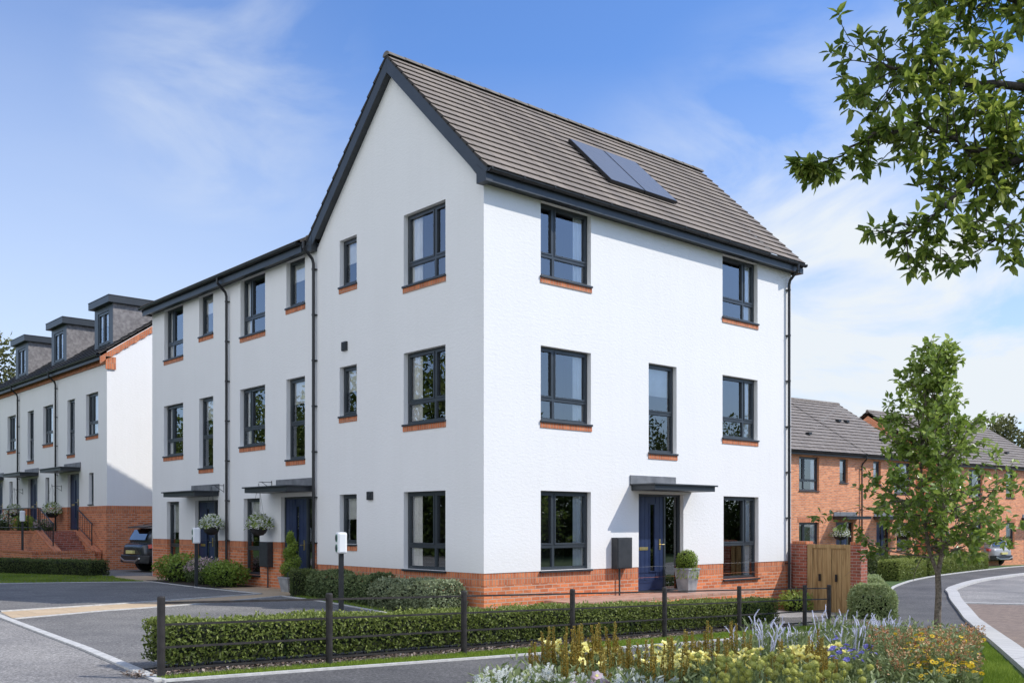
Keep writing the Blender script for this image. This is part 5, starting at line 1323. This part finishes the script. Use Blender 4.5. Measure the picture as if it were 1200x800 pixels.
FX, FY, RX, RY = .66214, .74938, .74938, -.66214
CAMX, CAMY = -12.1155, -14.5157
TK = .74   # the bough tree stands close by, at the kerb of the court
def CP(lat, dep, z):
    lat, dep, z = lat * TK, dep * TK, 1.5 + (z - 1.5) * TK
    return Vector((CAMX + FX * dep + RX * lat, CAMY + FY * dep + RY * lat, z))
def big_tree():
    random.seed(77); base = CP(8.6, 10.2, 0); base.z = zt(base.x, base.y)
    t = thing('overhanging_tree', 'mature tree whose leafy boughs hang into the sky at the upper right', 'tree', base); o = tuple(base)
    tb = MB(); tips = []
    trunk = [base + Vector((0, 0, -.1)), base + Vector((0, 0, .9)), CP(8.4, 10.2, 3.0), CP(8.1, 10.2, 4.3), CP(8.0, 10.3, 5.8), CP(8.2, 10.4, 7.4)]
    tb.tube(trunk, [.19, .155, .13, .11, .075, .04], 12, cap=False)
    limbs = [  # boughs as world polylines reaching over the court
        [(8.15, 10.2, 4.1), (7.1, 10.1, 4.75), (6.0, 10.0, 5.05), (5.2, 9.95, 5.1), (4.55, 9.95, 5.25), (4.0, 9.9, 5.45)],
        [(5.2, 9.95, 5.15), (4.75, 9.9, 4.98), (4.4, 9.9, 4.75), (4.15, 9.85, 4.5), (3.9, 9.85, 4.3)],
        [(8.05, 10.2, 4.9), (7.0, 10.3, 5.6), (5.9, 10.3, 5.95), (4.9, 10.2, 5.95), (4.2, 10.1, 6.05), (3.65, 10.0, 6.1)],
        [(8.0, 10.3, 5.7), (6.9, 10.4, 6.3), (5.8, 10.4, 6.75), (4.9, 10.3, 6.95), (4.3, 10.2, 6.9)],
        [(8.0, 10.3, 6.0), (7.0, 10.5, 7.0), (5.9, 10.4, 7.5), (4.8, 10.4, 7.5), (4.2, 10.3, 7.2)],
        [(8.1, 10.2, 4.4), (7.3, 9.9, 4.85), (6.3, 9.8, 4.9), (5.6, 9.7, 4.78), (5.1, 9.7, 4.55), (4.75, 9.7, 4.3)],
        [(8.1, 10.2, 4.2), (7.2, 10.4, 4.6), (6.3, 10.4, 4.6), (5.6, 10.3, 4.5)],
        [(8.1, 10.3, 5.5), (8.9, 10.8, 6.4), (9.8, 11.2, 7.0), (10.6, 11.6, 7.3)],
        [(8.2, 10.3, 6.4), (8.7, 9.8, 7.3), (9.2, 9.2, 8.0), (9.7, 8.7, 8.4)],
        [(4.0, 9.9, 5.45), (3.6, 9.9, 5.35), (3.25, 9.9, 5.15), (2.98, 9.9, 5.0)],
    ]
    for li, lb in enumerate(limbs):
        pts = [CP(*q) for q in lb]
        P = [pts[0]]
        for a, b in zip(pts[:-1], pts[1:]):
            for k in (1, 2, 3): P.append(a.lerp(b, k / 3) + rv() * .022)
        r0 = .055 if li in (0, 2, 3, 4, 7, 8) else (.03 if li != 9 else .012)
        tb.tube(P, [r0 * (1 - .88 * k / (len(P) - 1)) + .003 for k in range(len(P))], 7, cap=False)
        n = len(P); start = 2 if li in (1, 9) else 4
        for k in range(start, n):
            dens = 5 if li not in (1, 5, 6, 9) else 2
            if li == 9: dens = 1 if k < n - 3 else 2
            for _ in range(dens):
                if RND() < .2: continue
                a = P[k - 1].lerp(P[k], RND()); dd = (P[k] - P[k - 1]).normalized(); ax = dd.orthogonal().normalized(); ax.rotate(Matrix.Rotation(U_(0, 6.283), 3, dd))
                d = (dd * U_(.3, .8) + ax * U_(.5, 1) + Vector((0, 0, -.12))).normalized()
                branch(tb, a, d, U_(.22, .46) if li != 9 else U_(.09, .2), .005, 1, tips, .4, .0, 4, (1, 3))
        tips.append(P[-4:])
    tb.build('trunk', TRUNKD, t, o, smooth=True)
    lm = MB()
    for pts in tips:
        # rosettes of pointed leaves at shoot ends, plus scattered ones
        e = pts[-1]; ax = (pts[-1] - pts[-2]).normalized()
        for _ in range(random.randint(5, 9)):
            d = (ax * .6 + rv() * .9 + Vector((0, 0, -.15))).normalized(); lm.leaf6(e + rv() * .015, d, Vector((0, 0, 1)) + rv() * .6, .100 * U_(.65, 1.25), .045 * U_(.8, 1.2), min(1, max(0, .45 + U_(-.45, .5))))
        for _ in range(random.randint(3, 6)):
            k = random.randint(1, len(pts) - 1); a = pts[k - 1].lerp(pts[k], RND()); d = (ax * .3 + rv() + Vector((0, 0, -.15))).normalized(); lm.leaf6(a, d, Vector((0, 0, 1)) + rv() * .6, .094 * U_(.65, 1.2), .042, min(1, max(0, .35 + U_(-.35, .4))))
    lm.build('crown', LEAFO, t, o, tone=True)
big_tree()

def far_tree(x, y, h, r, label, seed, mat=AUTM, leaf=.35, n=2600, group=None):
    random.seed(seed); z0 = zt(x, y); t = thing('distant_tree', label, 'tree', (x, y, z0), group=group)
    tb = MB(); tips = []
    tb.tube([(0, 0, -.2), (.05, 0, h * .3), (0, .1, h * .62), (.1, 0, h * .9)], [r * .09, r * .075, r * .05, .02], 8, cap=False)
    cl = []
    for i in range(26):
        f = RND() ** .8; z = h * (.3 + .68 * f); e = r * math.sin(math.pi * min(1, max(.05, (z / h - .22) / .82))) ** .7; a = U_(0, 6.28); q = Vector((math.cos(a) * e * U_(.3, .95), math.sin(a) * e * U_(.3, .95), z)); cl.append((q, r * U_(.2, .38)))
        tb.tube([(0, 0, z * .72), tuple(q * .55 + Vector((0, 0, z * .36))), tuple(q)], [r * .03, r * .02, .012], 5, cap=False)
    tb.build('trunk', TRUNKD, t)
    lm = MB()
    for _ in range(n):
        q, s = random.choice(cl); d = rv(); p = q + d * s * U_(.4, 1.05); lm.leaf(p, d + rv(), d + rv() * .5, leaf * U_(.6, 1.3), leaf * .6, min(1, max(0, .4 + .3 * d.z + U_(-.3, .3))))
    lm.build('crown', mat, t, tone=True)
far_tree(69.5, 19.6, 10.4, 3.6, 'feathery tree rising behind the right brick house roof', 81, leaf=.32, n=3000)
far_tree(73.5, 16.8, 11.2, 4.2, 'broad tree at the right edge behind the brick house roof', 82, leaf=.34, n=3600)
far_tree(5.6, 57.0, 13.8, 4.6, 'olive green tree behind the dormer houses at the left edge', 83, leaf=.32, n=4200)

# woodland across the street: stands behind the viewer, seen only mirrored in the window panes
def woodland():
    random.seed(90); mb = MB()
    spots = []
    for i in range(14): a = i / 13; spots.append((-17.5 - 3.5 * a + U_(-1.5, 1.5), 13 + a * 66, U_(7.6, 10.2)))
    for i in range(13): a = i / 12; spots.append((6 + a * 56, -38 + U_(-3, 3), U_(7.5, 10.5)))
    for (x, y, h) in spots:
        z0 = zt(x, y); mb.tube([(x, y, z0 - .2), (x + .2, y, z0 + h * .6)], [.25, .12], 6, 1, cap=False)
        for _ in range(3400):
            d = rv(); q = Vector((x + d.x * 3.4, y + d.y * 3.4, z0 + h * .55 + d.z * h * .46)) + rv() * 1.3
            mb.leaf(q, d + rv(), d + rv() * .5, U_(.22, .45), U_(.15, .28), min(1, max(0, .4 + .25 * d.z + U_(-.3, .3))))
        for _ in range(2200):
            mb.leaf(Vector((x + U_(-3, 3), y + U_(-3, 3), z0 + 3.6 * RND() ** 1.4)), rv(), rv(), U_(.2, .4), U_(.15, .25), min(1, max(0, .3 + U_(-.3, .3))))
    o = mb.build('woodland', [TREEW, TRUNKD], tone=True); tag(o, 'woodland edge across the street mirrored in the house windows', 'woodland', kind='stuff')
woodland()

# ------------------------------------------------------------------ flower bed
PL = {"white":[[-6.45,-7.91],[-6.53,-8.09],[-5.97,-7.95],[-6.28,-8.95],[-6.74,-8.46],[-6.51,-8.3],[-6.39,-7.85],[-5.52,-8.46],[-6.2,-8.89],[-6.8,-8.47],[-5.94,-8.33],[-6.07,-8.85],[-6.96,-8.47],[-6.16,-8.62],[-6.59,-8.21],[-6.66,-8.12]],"pink":[[-6.41,-9.36],[-6.39,-9.03],[-6.49,-9.28],[-6.39,-9.33],[-6.33,-9.03],[-6.37,-9.09],[-6.16,-8.81],[-6.62,-9.11]],"bronze":[[-3.41,-7.9],[-4.02,-8.08],[-4.78,-8.04],[-5.7,-8.46],[-5.07,-7.74],[-5.13,-8.15],[-3.55,-8.53],[-4.01,-8.18],[-5.82,-8.22],[-4.56,-7.26],[-4.45,-8.82],[-4.52,-7.7],[-4.08,-7.82],[-3.19,-8.02],[-3.78,-9.47],[-3.54,-9.32],[-4.34,-7.29],[-4.31,-9.27],[-3.09,-8.92],[-3.75,-8.97],[-4.96,-7.56],[-5.27,-7.69],[-2.99,-8.92],[-5.47,-7.33],[-4.71,-7.14],[-5.09,-8.46],[-5.2,-7.41],[-5.16,-8.77],[-5.21,-7.22],[-4.72,-7.16]],"yellow":[[-5.1,-7.71],[-3.46,-7.59],[-2.3,-8.65],[-3.46,-7.74],[-4.56,-8.18],[-4.61,-8.47],[-3.95,-7.68],[-3.65,-7.47],[-2.61,-8.47],[-4.4,-8.37],[-4.12,-7.2],[-4.49,-7.36],[-2.64,-8.42],[-4.8,-7.0],[-4.34,-8.55],[-4.8,-8.36],[-4.09,-8.66],[-3.73,-8.71],[-5.06,-7.44],[-2.6,-8.4],[-3.4,-9.08],[-3.39,-8.17],[-4.0,-8.56],[-4.31,-8.4],[-3.72,-8.5],[-2.55,-8.54]],"drum":[[-5.67,-9.8],[-4.83,-10.38],[-5.25,-9.45],[-5.54,-9.78],[-5.12,-10.19],[-3.89,-8.66],[-4.64,-9.76],[-4.47,-10.13],[-4.45,-8.79],[-5.68,-9.73],[-5.51,-9.74],[-4.73,-10.1],[-5.09,-10.02],[-5.43,-9.8],[-4.96,-9.65],[-4.89,-10.18],[-4.37,-9.53],[-3.98,-8.5],[-4.65,-9.66],[-5.01,-10.05],[-3.83,-8.93],[-4.93,-9.89]],"lavender":[[2.86,-6.4],[-2.08,-7.55],[-0.61,-7.26],[-1.55,-7.7],[0.86,-6.61],[-2.44,-7.82],[1.75,-6.44],[-1.47,-8.09],[0.83,-7.55],[-1.96,-7.43],[-2.03,-7.76],[1.36,-7.21],[0.75,-7.45],[2.11,-6.9],[0.33,-6.06],[-0.52,-7.1],[0.48,-7.84],[-1.88,-7.23],[0.65,-6.89],[0.3,-7.51],[-1.02,-6.79],[1.66,-7.08],[0.96,-7.26],[-1.57,-8.38],[-0.62,-7.79],[1.49,-7.33],[0.81,-7.69],[1.42,-7.26],[-0.98,-8.01],[-0.74,-6.76]],"purple":[[-2.82,-9.2],[-2.78,-9.03],[-1.81,-8.47],[-2.97,-9.17],[-3.01,-9.31],[-2.53,-9.02],[-2.74,-8.98],[-1.92,-9.06],[-1.69,-8.74]],"rust":[[-1.01,-8.87],[0.07,-8.0],[-2.67,-10.15],[-2.25,-9.93],[-3.17,-9.85],[-1.8,-9.44],[-1.39,-9.65],[-2.0,-9.95],[0.26,-8.6],[-1.9,-9.71],[-1.63,-9.67],[-0.32,-9.15],[-1.05,-9.18],[-2.62,-10.02],[-1.01,-8.79],[-0.71,-9.04],[-2.75,-10.24],[-1.21,-9.06],[-2.7,-9.71],[-1.6,-8.89],[-0.17,-8.69],[-2.06,-9.68],[-0.56,-9.29],[-2.21,-9.34]],"gold":[[-1.29,-9.61],[-3.25,-10.48],[-2.78,-10.0],[-1.68,-9.44],[-1.69,-9.77],[-3.14,-10.37],[-1.83,-9.5],[-1.86,-9.86],[-1.61,-9.67],[-2.83,-10.13],[-3.44,-10.3],[-2.68,-9.88],[-1.8,-9.38],[-2.26,-9.66]],"silver":[[-3.94,-10.41],[-4.46,-10.4],[-5.26,-10.42],[-4.73,-10.71],[-5.45,-10.5],[-5.2,-10.28],[-5.66,-10.18],[-6.3,-9.48],[-5.91,-10.16],[-5.89,-9.17],[-6.39,-9.87],[-5.05,-10.16],[-6.24,-9.96],[-5.62,-9.78],[-4.18,-10.21],[-3.96,-10.33]]}
def foliage_clump(mb, n, r, h, L, W, up=.8):
    for _ in range(n):
        a = U_(0, 6.28); rr = r * math.sqrt(RND()); z = h * RND() ** 1.3
        p = Vector((math.cos(a) * rr, math.sin(a) * rr, z)); d = Vector((math.cos(a) * .6, math.sin(a) * .6, up)) + rv() * .6
        mb.leaf(p, d, rv(), L * U_(.6, 1.3), W * U_(.7, 1.3), min(1, max(0, .2 + .6 * z / max(.01, h) + U_(-.25, .25))))
def stems(mb, items, r=.004):
    for (a, b) in items: mb.tube([a, ((a[0] + b[0]) / 2 + U_(-.015, .015), (a[1] + b[1]) / 2 + U_(-.015, .015), (a[2] + b[2]) / 2), b], [r * 1.3, r, r * .7], 4, tone=U_(.3, .7), cap=False)
def daisy(mb, c, nrm, R0, npet, wr=.42, mi=0, mc=None, cr=.3, cup=.1):
    nrm = nrm.normalized(); a = nrm.orthogonal().normalized(); b = nrm.cross(a); ph = U_(0, 6)
    for k in range(npet):
        an = ph + 6.2832 * k / npet; d = a * math.cos(an) + b * math.sin(an) + nrm * cup; mb.leaf(c + d * R0 * .12, d, nrm, R0, R0 * wr * 2, U_(.2, 1), mi, .05)
    if mc is not None:
        n = 8; ring = [c + nrm * R0 * .14 + (a * math.cos(6.2832 * j / n) + b * math.sin(6.2832 * j / n)) * R0 * cr for j in range(n)]; mb.face(ring, mc, U_(0, .4))
        for j in range(n): mb.face([ring[j], ring[(j + 1) % n], c], mc, .1)
def spike(mb, base, top, n, R0, L, W, mi=0, lo=.0):
    base = Vector(base); top = Vector(top); ax = (top - base).normalized()
    for _ in range(n):
        f = RND(); p = base.lerp(top, f); d = rv(); d = (d - ax * d.dot(ax)); d = d.normalized() * R0 * (1 - f * .8)
        mb.leaf(p + d * .4, d.normalized() + ax * U_(.3, 1.0), rv(), L * U_(.6, 1.2) * (1 - .4 * f), W, min(1, max(0, .35 + .3 * f + U_(-.35, .35))), mi)
def make_plant(kind):
    label, cat, group = {
        'white': ('white plume flowered plant at the near left end of the flower bed', 'flower', 'white plume plants'),
        'pink': ('pale pink open flowered plant low at the front of the bed', 'flower', 'pale pink flowering plants'),
        'bronze': ('tall bronze spiked plant in the flower bed', 'flower', 'bronze spiked plants'),
        'yellow': ('pale yellow trumpet flowered plant among the bronze spikes', 'flower', 'pale yellow flowering plants'),
        'drum': ('olive globe headed plant at the front of the flower bed', 'flower', 'olive globe headed plants'),
        'lavender': ('plant with pale lavender curved flower spikes at the back of the bed', 'flower', 'lavender spiked plants'),
        'purple': ('plant with round violet blue flowers in the middle of the bed', 'flower', 'violet flowered plants'),
        'rust': ('bushy plant with rust red and cream flower heads at the right of the bed', 'flower', 'rust flowered plants'),
        'gold': ('plant with golden daisy flowers at the right front of the bed', 'flower', 'golden daisy plants'),
        'silver': ('low silver leaved plant along the front of the bed', 'plant', 'silver leaved plants')}[kind]
    t = thing('flowering_plant' if kind != 'silver' else 'silver_plant', label, cat, (0, 0, 0), group=group)
    F = MB(); heads = []
    def head(mb, mats): heads.append((mb, mats))
    H = {'white': .33, 'pink': .34, 'bronze': .60, 'yellow': .37, 'drum': .46, 'lavender': .56, 'purple': .46, 'rust': .60, 'gold': .50, 'silver': .3}[kind]
    if kind == 'bronze':
        foliage_clump(F, 60, .14, .22, .16, .02, 1.2)
        for i in range(6):
            a = (U_(-.10, .10), U_(-.10, .10), 0); b = (a[0] + U_(-.05, .05), a[1] + U_(-.05, .05), H * U_(.68, 1.08)); stems(F, [(a, b)], .004)
            m = MB(); spike(m, (a[0] * .5 + b[0] * .5, a[1] * .5 + b[1] * .5, b[2] * .3), b, 260, .028, .026, .013); head(m, BRONZ)
    elif kind == 'lavender':
        foliage_clump(F, 110, .16, .42, .13, .025, .9)
        for i in range(4):
            a = (U_(-.12, .12), U_(-.12, .12), 0); b = (a[0] * 1.6 + U_(-.06, .06), a[1] * 1.6 + U_(-.06, .06), H * U_(.75, .92)); stems(F, [(a, b)], .003)
            ben = Vector((U_(-.1, .1), U_(-.1, .1), 0)); s0 = Vector(a).lerp(Vector(b), .55); pts = [s0.lerp(Vector(b), f) for f in (0, .5, 1)] + [Vector(b) + ben * .5 + Vector((0, 0, .06)), Vector(b) + ben + Vector((0, 0, .10))]
            m = MB(); m.tube(pts, [.003, .007, .008, .006, .001], 6, tone=.6)
            for p, q in zip(pts[:-1], pts[1:]): spike(m, p, q, 20, .012, .015, .007)
            head(m, LAVF)
    elif kind == 'drum':
        foliage_clump(F, 150, .17, .26, .12, .03, .8)
        for i in range(8):
            a = (U_(-.12, .12), U_(-.12, .12), 0); b = (a[0] * 1.5, a[1] * 1.5, H * U_(.6, 1.08)); stems(F, [(a, b)], .004)
            m = MB(); r = U_(.024, .034); c = Vector(b)
            for j in range(7):
                la = -1.4 + j * 2.8 / 6
            m.lathe(b[0], b[1], [(.001, b[2] - r), (r * .6, b[2] - r * .75), (r * .93, b[2] - r * .2), (r * .9, b[2] + r * .35), (r * .5, b[2] + r * .82), (.001, b[2] + r)], 10)
            m.t = [U_(.35, .75) for _ in m.t]
            for _ in range(70): d = rv(); m.leaf(c + d * r * .92, d + rv() * .3, rv(), .011, .007, U_(.2, 1))
            head(m, DRUMF)
    elif kind == 'white':
        foliage_clump(F, 120, .17, .26, .10, .05, .6)
        for i in range(8):
            a = (U_(-.1, .1), U_(-.1, .1), 0); b = (a[0] * 1.7 + U_(-.05, .05), a[1] * 1.7 + U_(-.05, .05), H * U_(.8, 1.05)); stems(F, [(a, b)], .003)
            m = MB(); A = Vector(a).lerp(Vector(b), .5); B = Vector(b)
            for j in range(9):
                f = j / 9; p = A.lerp(B, f); an = j * 2.4; q = p + Vector((math.cos(an), math.sin(an), .7)) * .085 * (1 - f * .8); spike(m, p, q, 34, .013, .016, .008)
            spike(m, A, B, 70, .016, .02, .009); head(m, WHITEF)
    elif kind in ('yellow', 'gold', 'purple', 'pink'):
        foliage_clump(F, 190 if kind != 'purple' else 120, .17, H * .8, .085, .035, .6)
        n, r0, npet, mats, mc, wr = {'yellow': (12, .046, 6, [YELF, GOLDF], 1, .45), 'gold': (17, .029, 12, [GOLDF, TRUNKD], 1, .2), 'purple': (4, .036, 7, [PURPF, LAVF], 1, .5), 'pink': (6, .042, 6, [PINKF, YELF], 1, .5)}[kind]
        for i in range(n):
            a = (U_(-.12, .12), U_(-.12, .12), 0); b = (a[0] * 1.5 + U_(-.03, .03), a[1] * 1.5 + U_(-.03, .03), H * U_(.72, 1.08)); stems(F, [(a, b)], .003)
            m = MB(); nr = Vector((U_(-.7, .3), U_(-.9, .2), U_(.3, 1))); daisy(m, Vector(b), nr, r0 * U_(.85, 1.15), npet, wr, 0, mc, .28, .25 if kind != 'gold' else .05)
            if kind in ('yellow', 'purple'): daisy(m, Vector(b) + nr.normalized() * .004, nr, r0 * .75, npet, wr, 0, None, .3, .6)
            head(m, mats)
    elif kind == 'rust':
        foliage_clump(F, 420, .2, H * .95, .06, .024, .6)
        for i in range(12):
            a = (U_(-.13, .13), U_(-.13, .13), 0); b = (a[0] * 1.7 + U_(-.04, .04), a[1] * 1.7 + U_(-.04, .04), H * U_(.55, 1.08)); stems(F, [(a, b)], .003)
            m = MB()
            for j in range(5):
                c = Vector(b) + Vector((U_(-.04, .04), U_(-.04, .04), U_(-.06, .02))); daisy(m, c, rv() + Vector((-.2, -.3, .8)), U_(.012, .020), 5, .5, 0, None, .3, .3)
            spike(m, Vector(b) - Vector((0, 0, .14)), Vector(b), 26, .03, .02, .01); head(m, RUSTF)
    elif kind == 'silver':
        foliage_clump(F, 320, .22, H, .07, .026, .5)
    F.build('foliage', SILVF if kind == 'silver' else PLANTG, t, tone=True)
    for m, mats in heads: m.build('flower_spike' if kind in ('bronze', 'lavender', 'white') else 'flower_head', mats, t, tone=True)
    return t
random.seed(99)
for kind, spots in PL.items():
    protos = [make_plant(kind) for _ in range(2 if kind != 'silver' else 1)]
    for i, (x, y) in enumerate(spots):
        rz, s = U_(0, 6.28), U_(.72, 1.04)
        if i < len(protos): o = protos[i]; o.location = (x, y, zt(x, y)); o.rotation_euler = (0, 0, rz); o.scale = (s, s, s)
        else: dup(protos[i % len(protos)], (x, y, zt(x, y)), rz, s)
def ground_cover():
    random.seed(101); mb = MB()
    xs = [p[0] for p in BEDP]; ys = [p[1] for p in BEDP]
    for _ in range(3600):
        x, y = U_(min(xs), max(xs)), U_(min(ys), max(ys))
        if not inpoly(x, y, BEDP): continue
        if y > -6.9 + .16 * x and RND() < .3: continue
        z = zt(x, y); hh = U_(.12, .34)
        for _ in range(7):
            a = U_(0, 6.28); f = RND(); mb.leaf(Vector((x + U_(-.05, .05), y + U_(-.05, .05), z + hh * f)), Vector((math.cos(a) * .7, math.sin(a) * .7, U_(.2, 1.0))), rv(), U_(.06, .12), U_(.018, .04), min(1, max(0, .1 + .6 * f + U_(-.2, .25))))
    o = mb.build('ground_cover', PLANTG, tone=True); tag(o, 'low green leaves filling the flower bed between the plants', 'ground cover', kind='stuff')
ground_cover()

# ------------------------------------------------------------------ sky, sun, camera
SUN_EL = R(44.5); SX, SY = .70, -.714
def world():
    w = bpy.data.worlds.new('World'); sc.world = w; w.use_nodes = True; nt = w.node_tree; nt.nodes.clear()
    out = nd(nt, 'ShaderNodeOutputWorld'); bg = nd(nt, 'ShaderNodeBackground'); bg.inputs[1].default_value = .15
    sk = nd(nt, 'ShaderNodeTexSky', sky_type='NISHITA'); sk.sun_disc = False; sk.sun_elevation = SUN_EL; sk.sun_rotation = math.atan2(SX, SY); sk.air_density = 1.0; sk.dust_density = .6; sk.ozone_density = 1.6; sk.altitude = 50
    tc = nd(nt, 'ShaderNodeTexCoord')
    mp = nd(nt, 'ShaderNodeMapping'); mp.inputs['Scale'].default_value = (1.0, 1.0, 2.0); mp.inputs['Location'].default_value = (.35, .2, .1); nt.links.new(tc.outputs['Generated'], mp.inputs[0])
    n = nd(nt, 'ShaderNodeTexNoise', Scale=2.3, Detail=9, Roughness=.56, Distortion=.35); nt.links.new(mp.outputs[0], n.inputs['Vector'])
    r = ramp(nt, [(.50, (0, 0, 0)), (.74, (1, 1, 1))]); nt.links.new(n.outputs['Fac'], r.inputs[0])
    sp = nd(nt, 'ShaderNodeSeparateXYZ'); nt.links.new(tc.outputs['Generated'], sp.inputs[0])
    mr = nd(nt, 'ShaderNodeMapRange'); mr.inputs[1].default_value = .0; mr.inputs[2].default_value = .42; mr.inputs[3].default_value = .66; mr.inputs[4].default_value = .0; nt.links.new(sp.outputs['Z'], mr.inputs[0])
    gr = nd(nt, 'ShaderNodeMix', data_type='RGBA', blend_type='MULTIPLY'); gr.inputs[0].default_value = 1; gr.inputs[7].default_value = (.76, 1.04, 1.47, 1); nt.links.new(sk.outputs[0], gr.inputs[6])
    def blob(v, a, b):
        vm = nd(nt, 'ShaderNodeVectorMath', operation='DOT_PRODUCT'); vm.inputs[1].default_value = Vector(v).normalized(); nt.links.new(tc.outputs['Generated'], vm.inputs[0])
        m = nd(nt, 'ShaderNodeMapRange', interpolation_type='SMOOTHSTEP'); m.inputs[1].default_value = a; m.inputs[2].default_value = b; nt.links.new(vm.outputs['Value'], m.inputs[0]); return m.outputs[0]
    def math2(op, a, b, clamp=False):
        m = nd(nt, 'ShaderNodeMath', operation=op, use_clamp=clamp)
        for k, q in enumerate((a, b)):
            if isinstance(q, (int, float)): m.inputs[k].default_value = q
            else: nt.links.new(q, m.inputs[k])
        return m.outputs[0]
    n2 = nd(nt, 'ShaderNodeTexNoise', Scale=5.5, Detail=9, Roughness=.55, Distortion=.5); nt.links.new(mp.outputs[0], n2.inputs['Vector'])
    r2 = ramp(nt, [(.40, (0, 0, 0)), (.68, (1, 1, 1))]); nt.links.new(n2.outputs['Fac'], r2.inputs[0])
    # a wisp to the north, a low cloud bank to the east, a bright unseen bank added south-west as fill light
    wisp = math2('MULTIPLY', math2('MULTIPLY', blob((.40, .83, .385), .990, .9993), r2.outputs[0]), .42)
    bank = math2('MULTIPLY', math2('MULTIPLY', blob((.86, .48, .13), .93, .992), r2.outputs[0]), 1.0)
    thin = math2('MULTIPLY', r.outputs[0], .05)
    f = math2('ADD', math2('MAXIMUM', wisp, bank), thin, True)
    f = math2('ADD', f, mr.outputs[0], True)
    f = math2('ADD', f, math2('MULTIPLY', blob((.16, .96, .16), .86, .995), .2), True)
    mx = nd(nt, 'ShaderNodeMix', data_type='RGBA'); mx.inputs[7].default_value = (5.6, 6.0, 6.4, 1)
    nt.links.new(f, mx.inputs[0]); nt.links.new(gr.outputs[2], mx.inputs[6])
    sw_fill = math2('MULTIPLY', blob((-.95, -.20, .36), .40, .88), math2('MULTIPLY_ADD' if False else 'ADD', math2('MULTIPLY', r2.outputs[0], .5), .5))
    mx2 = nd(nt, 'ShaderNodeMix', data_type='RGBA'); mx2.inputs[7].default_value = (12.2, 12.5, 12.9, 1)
    nt.links.new(sw_fill, mx2.inputs[0]); nt.links.new(mx.outputs[2], mx2.inputs[6])
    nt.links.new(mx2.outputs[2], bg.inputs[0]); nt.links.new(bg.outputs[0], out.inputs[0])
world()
sl = bpy.data.lights.new('sun', 'SUN'); sl.energy = 4.4; sl.angle = R(.5); sl.color = (1, .95, .865)
so = bpy.data.objects.new('sun', sl); COL.objects.link(so)
ds = Vector((SX * math.cos(SUN_EL), SY * math.cos(SUN_EL), math.sin(SUN_EL))); so.rotation_euler = (-ds).to_track_quat('-Z', 'Y').to_euler(); so.location = (20, -20, 30)
cd = bpy.data.cameras.new('camera'); cam = bpy.data.objects.new('camera', cd); COL.objects.link(cam); sc.camera = cam
cam.location = (CAMX, CAMY, 1.5); cam.rotation_euler = (R(90), 0, -math.atan2(FX, FY))
cd.sensor_width = 36; cd.sensor_fit = 'HORIZONTAL'; cd.lens = 1174 / 1200 * 36; cd.shift_y = 214 / 1200; cd.clip_end = 3000; cd.clip_start = .1
sc.view_settings.view_transform = 'Standard'; sc.view_settings.look = 'None'; sc.view_settings.exposure = 0; sc.view_settings.gamma = 1
sc.render.engine = 'CYCLES'
sc.cycles.max_bounces = 8; sc.cycles.transparent_max_bounces = 12
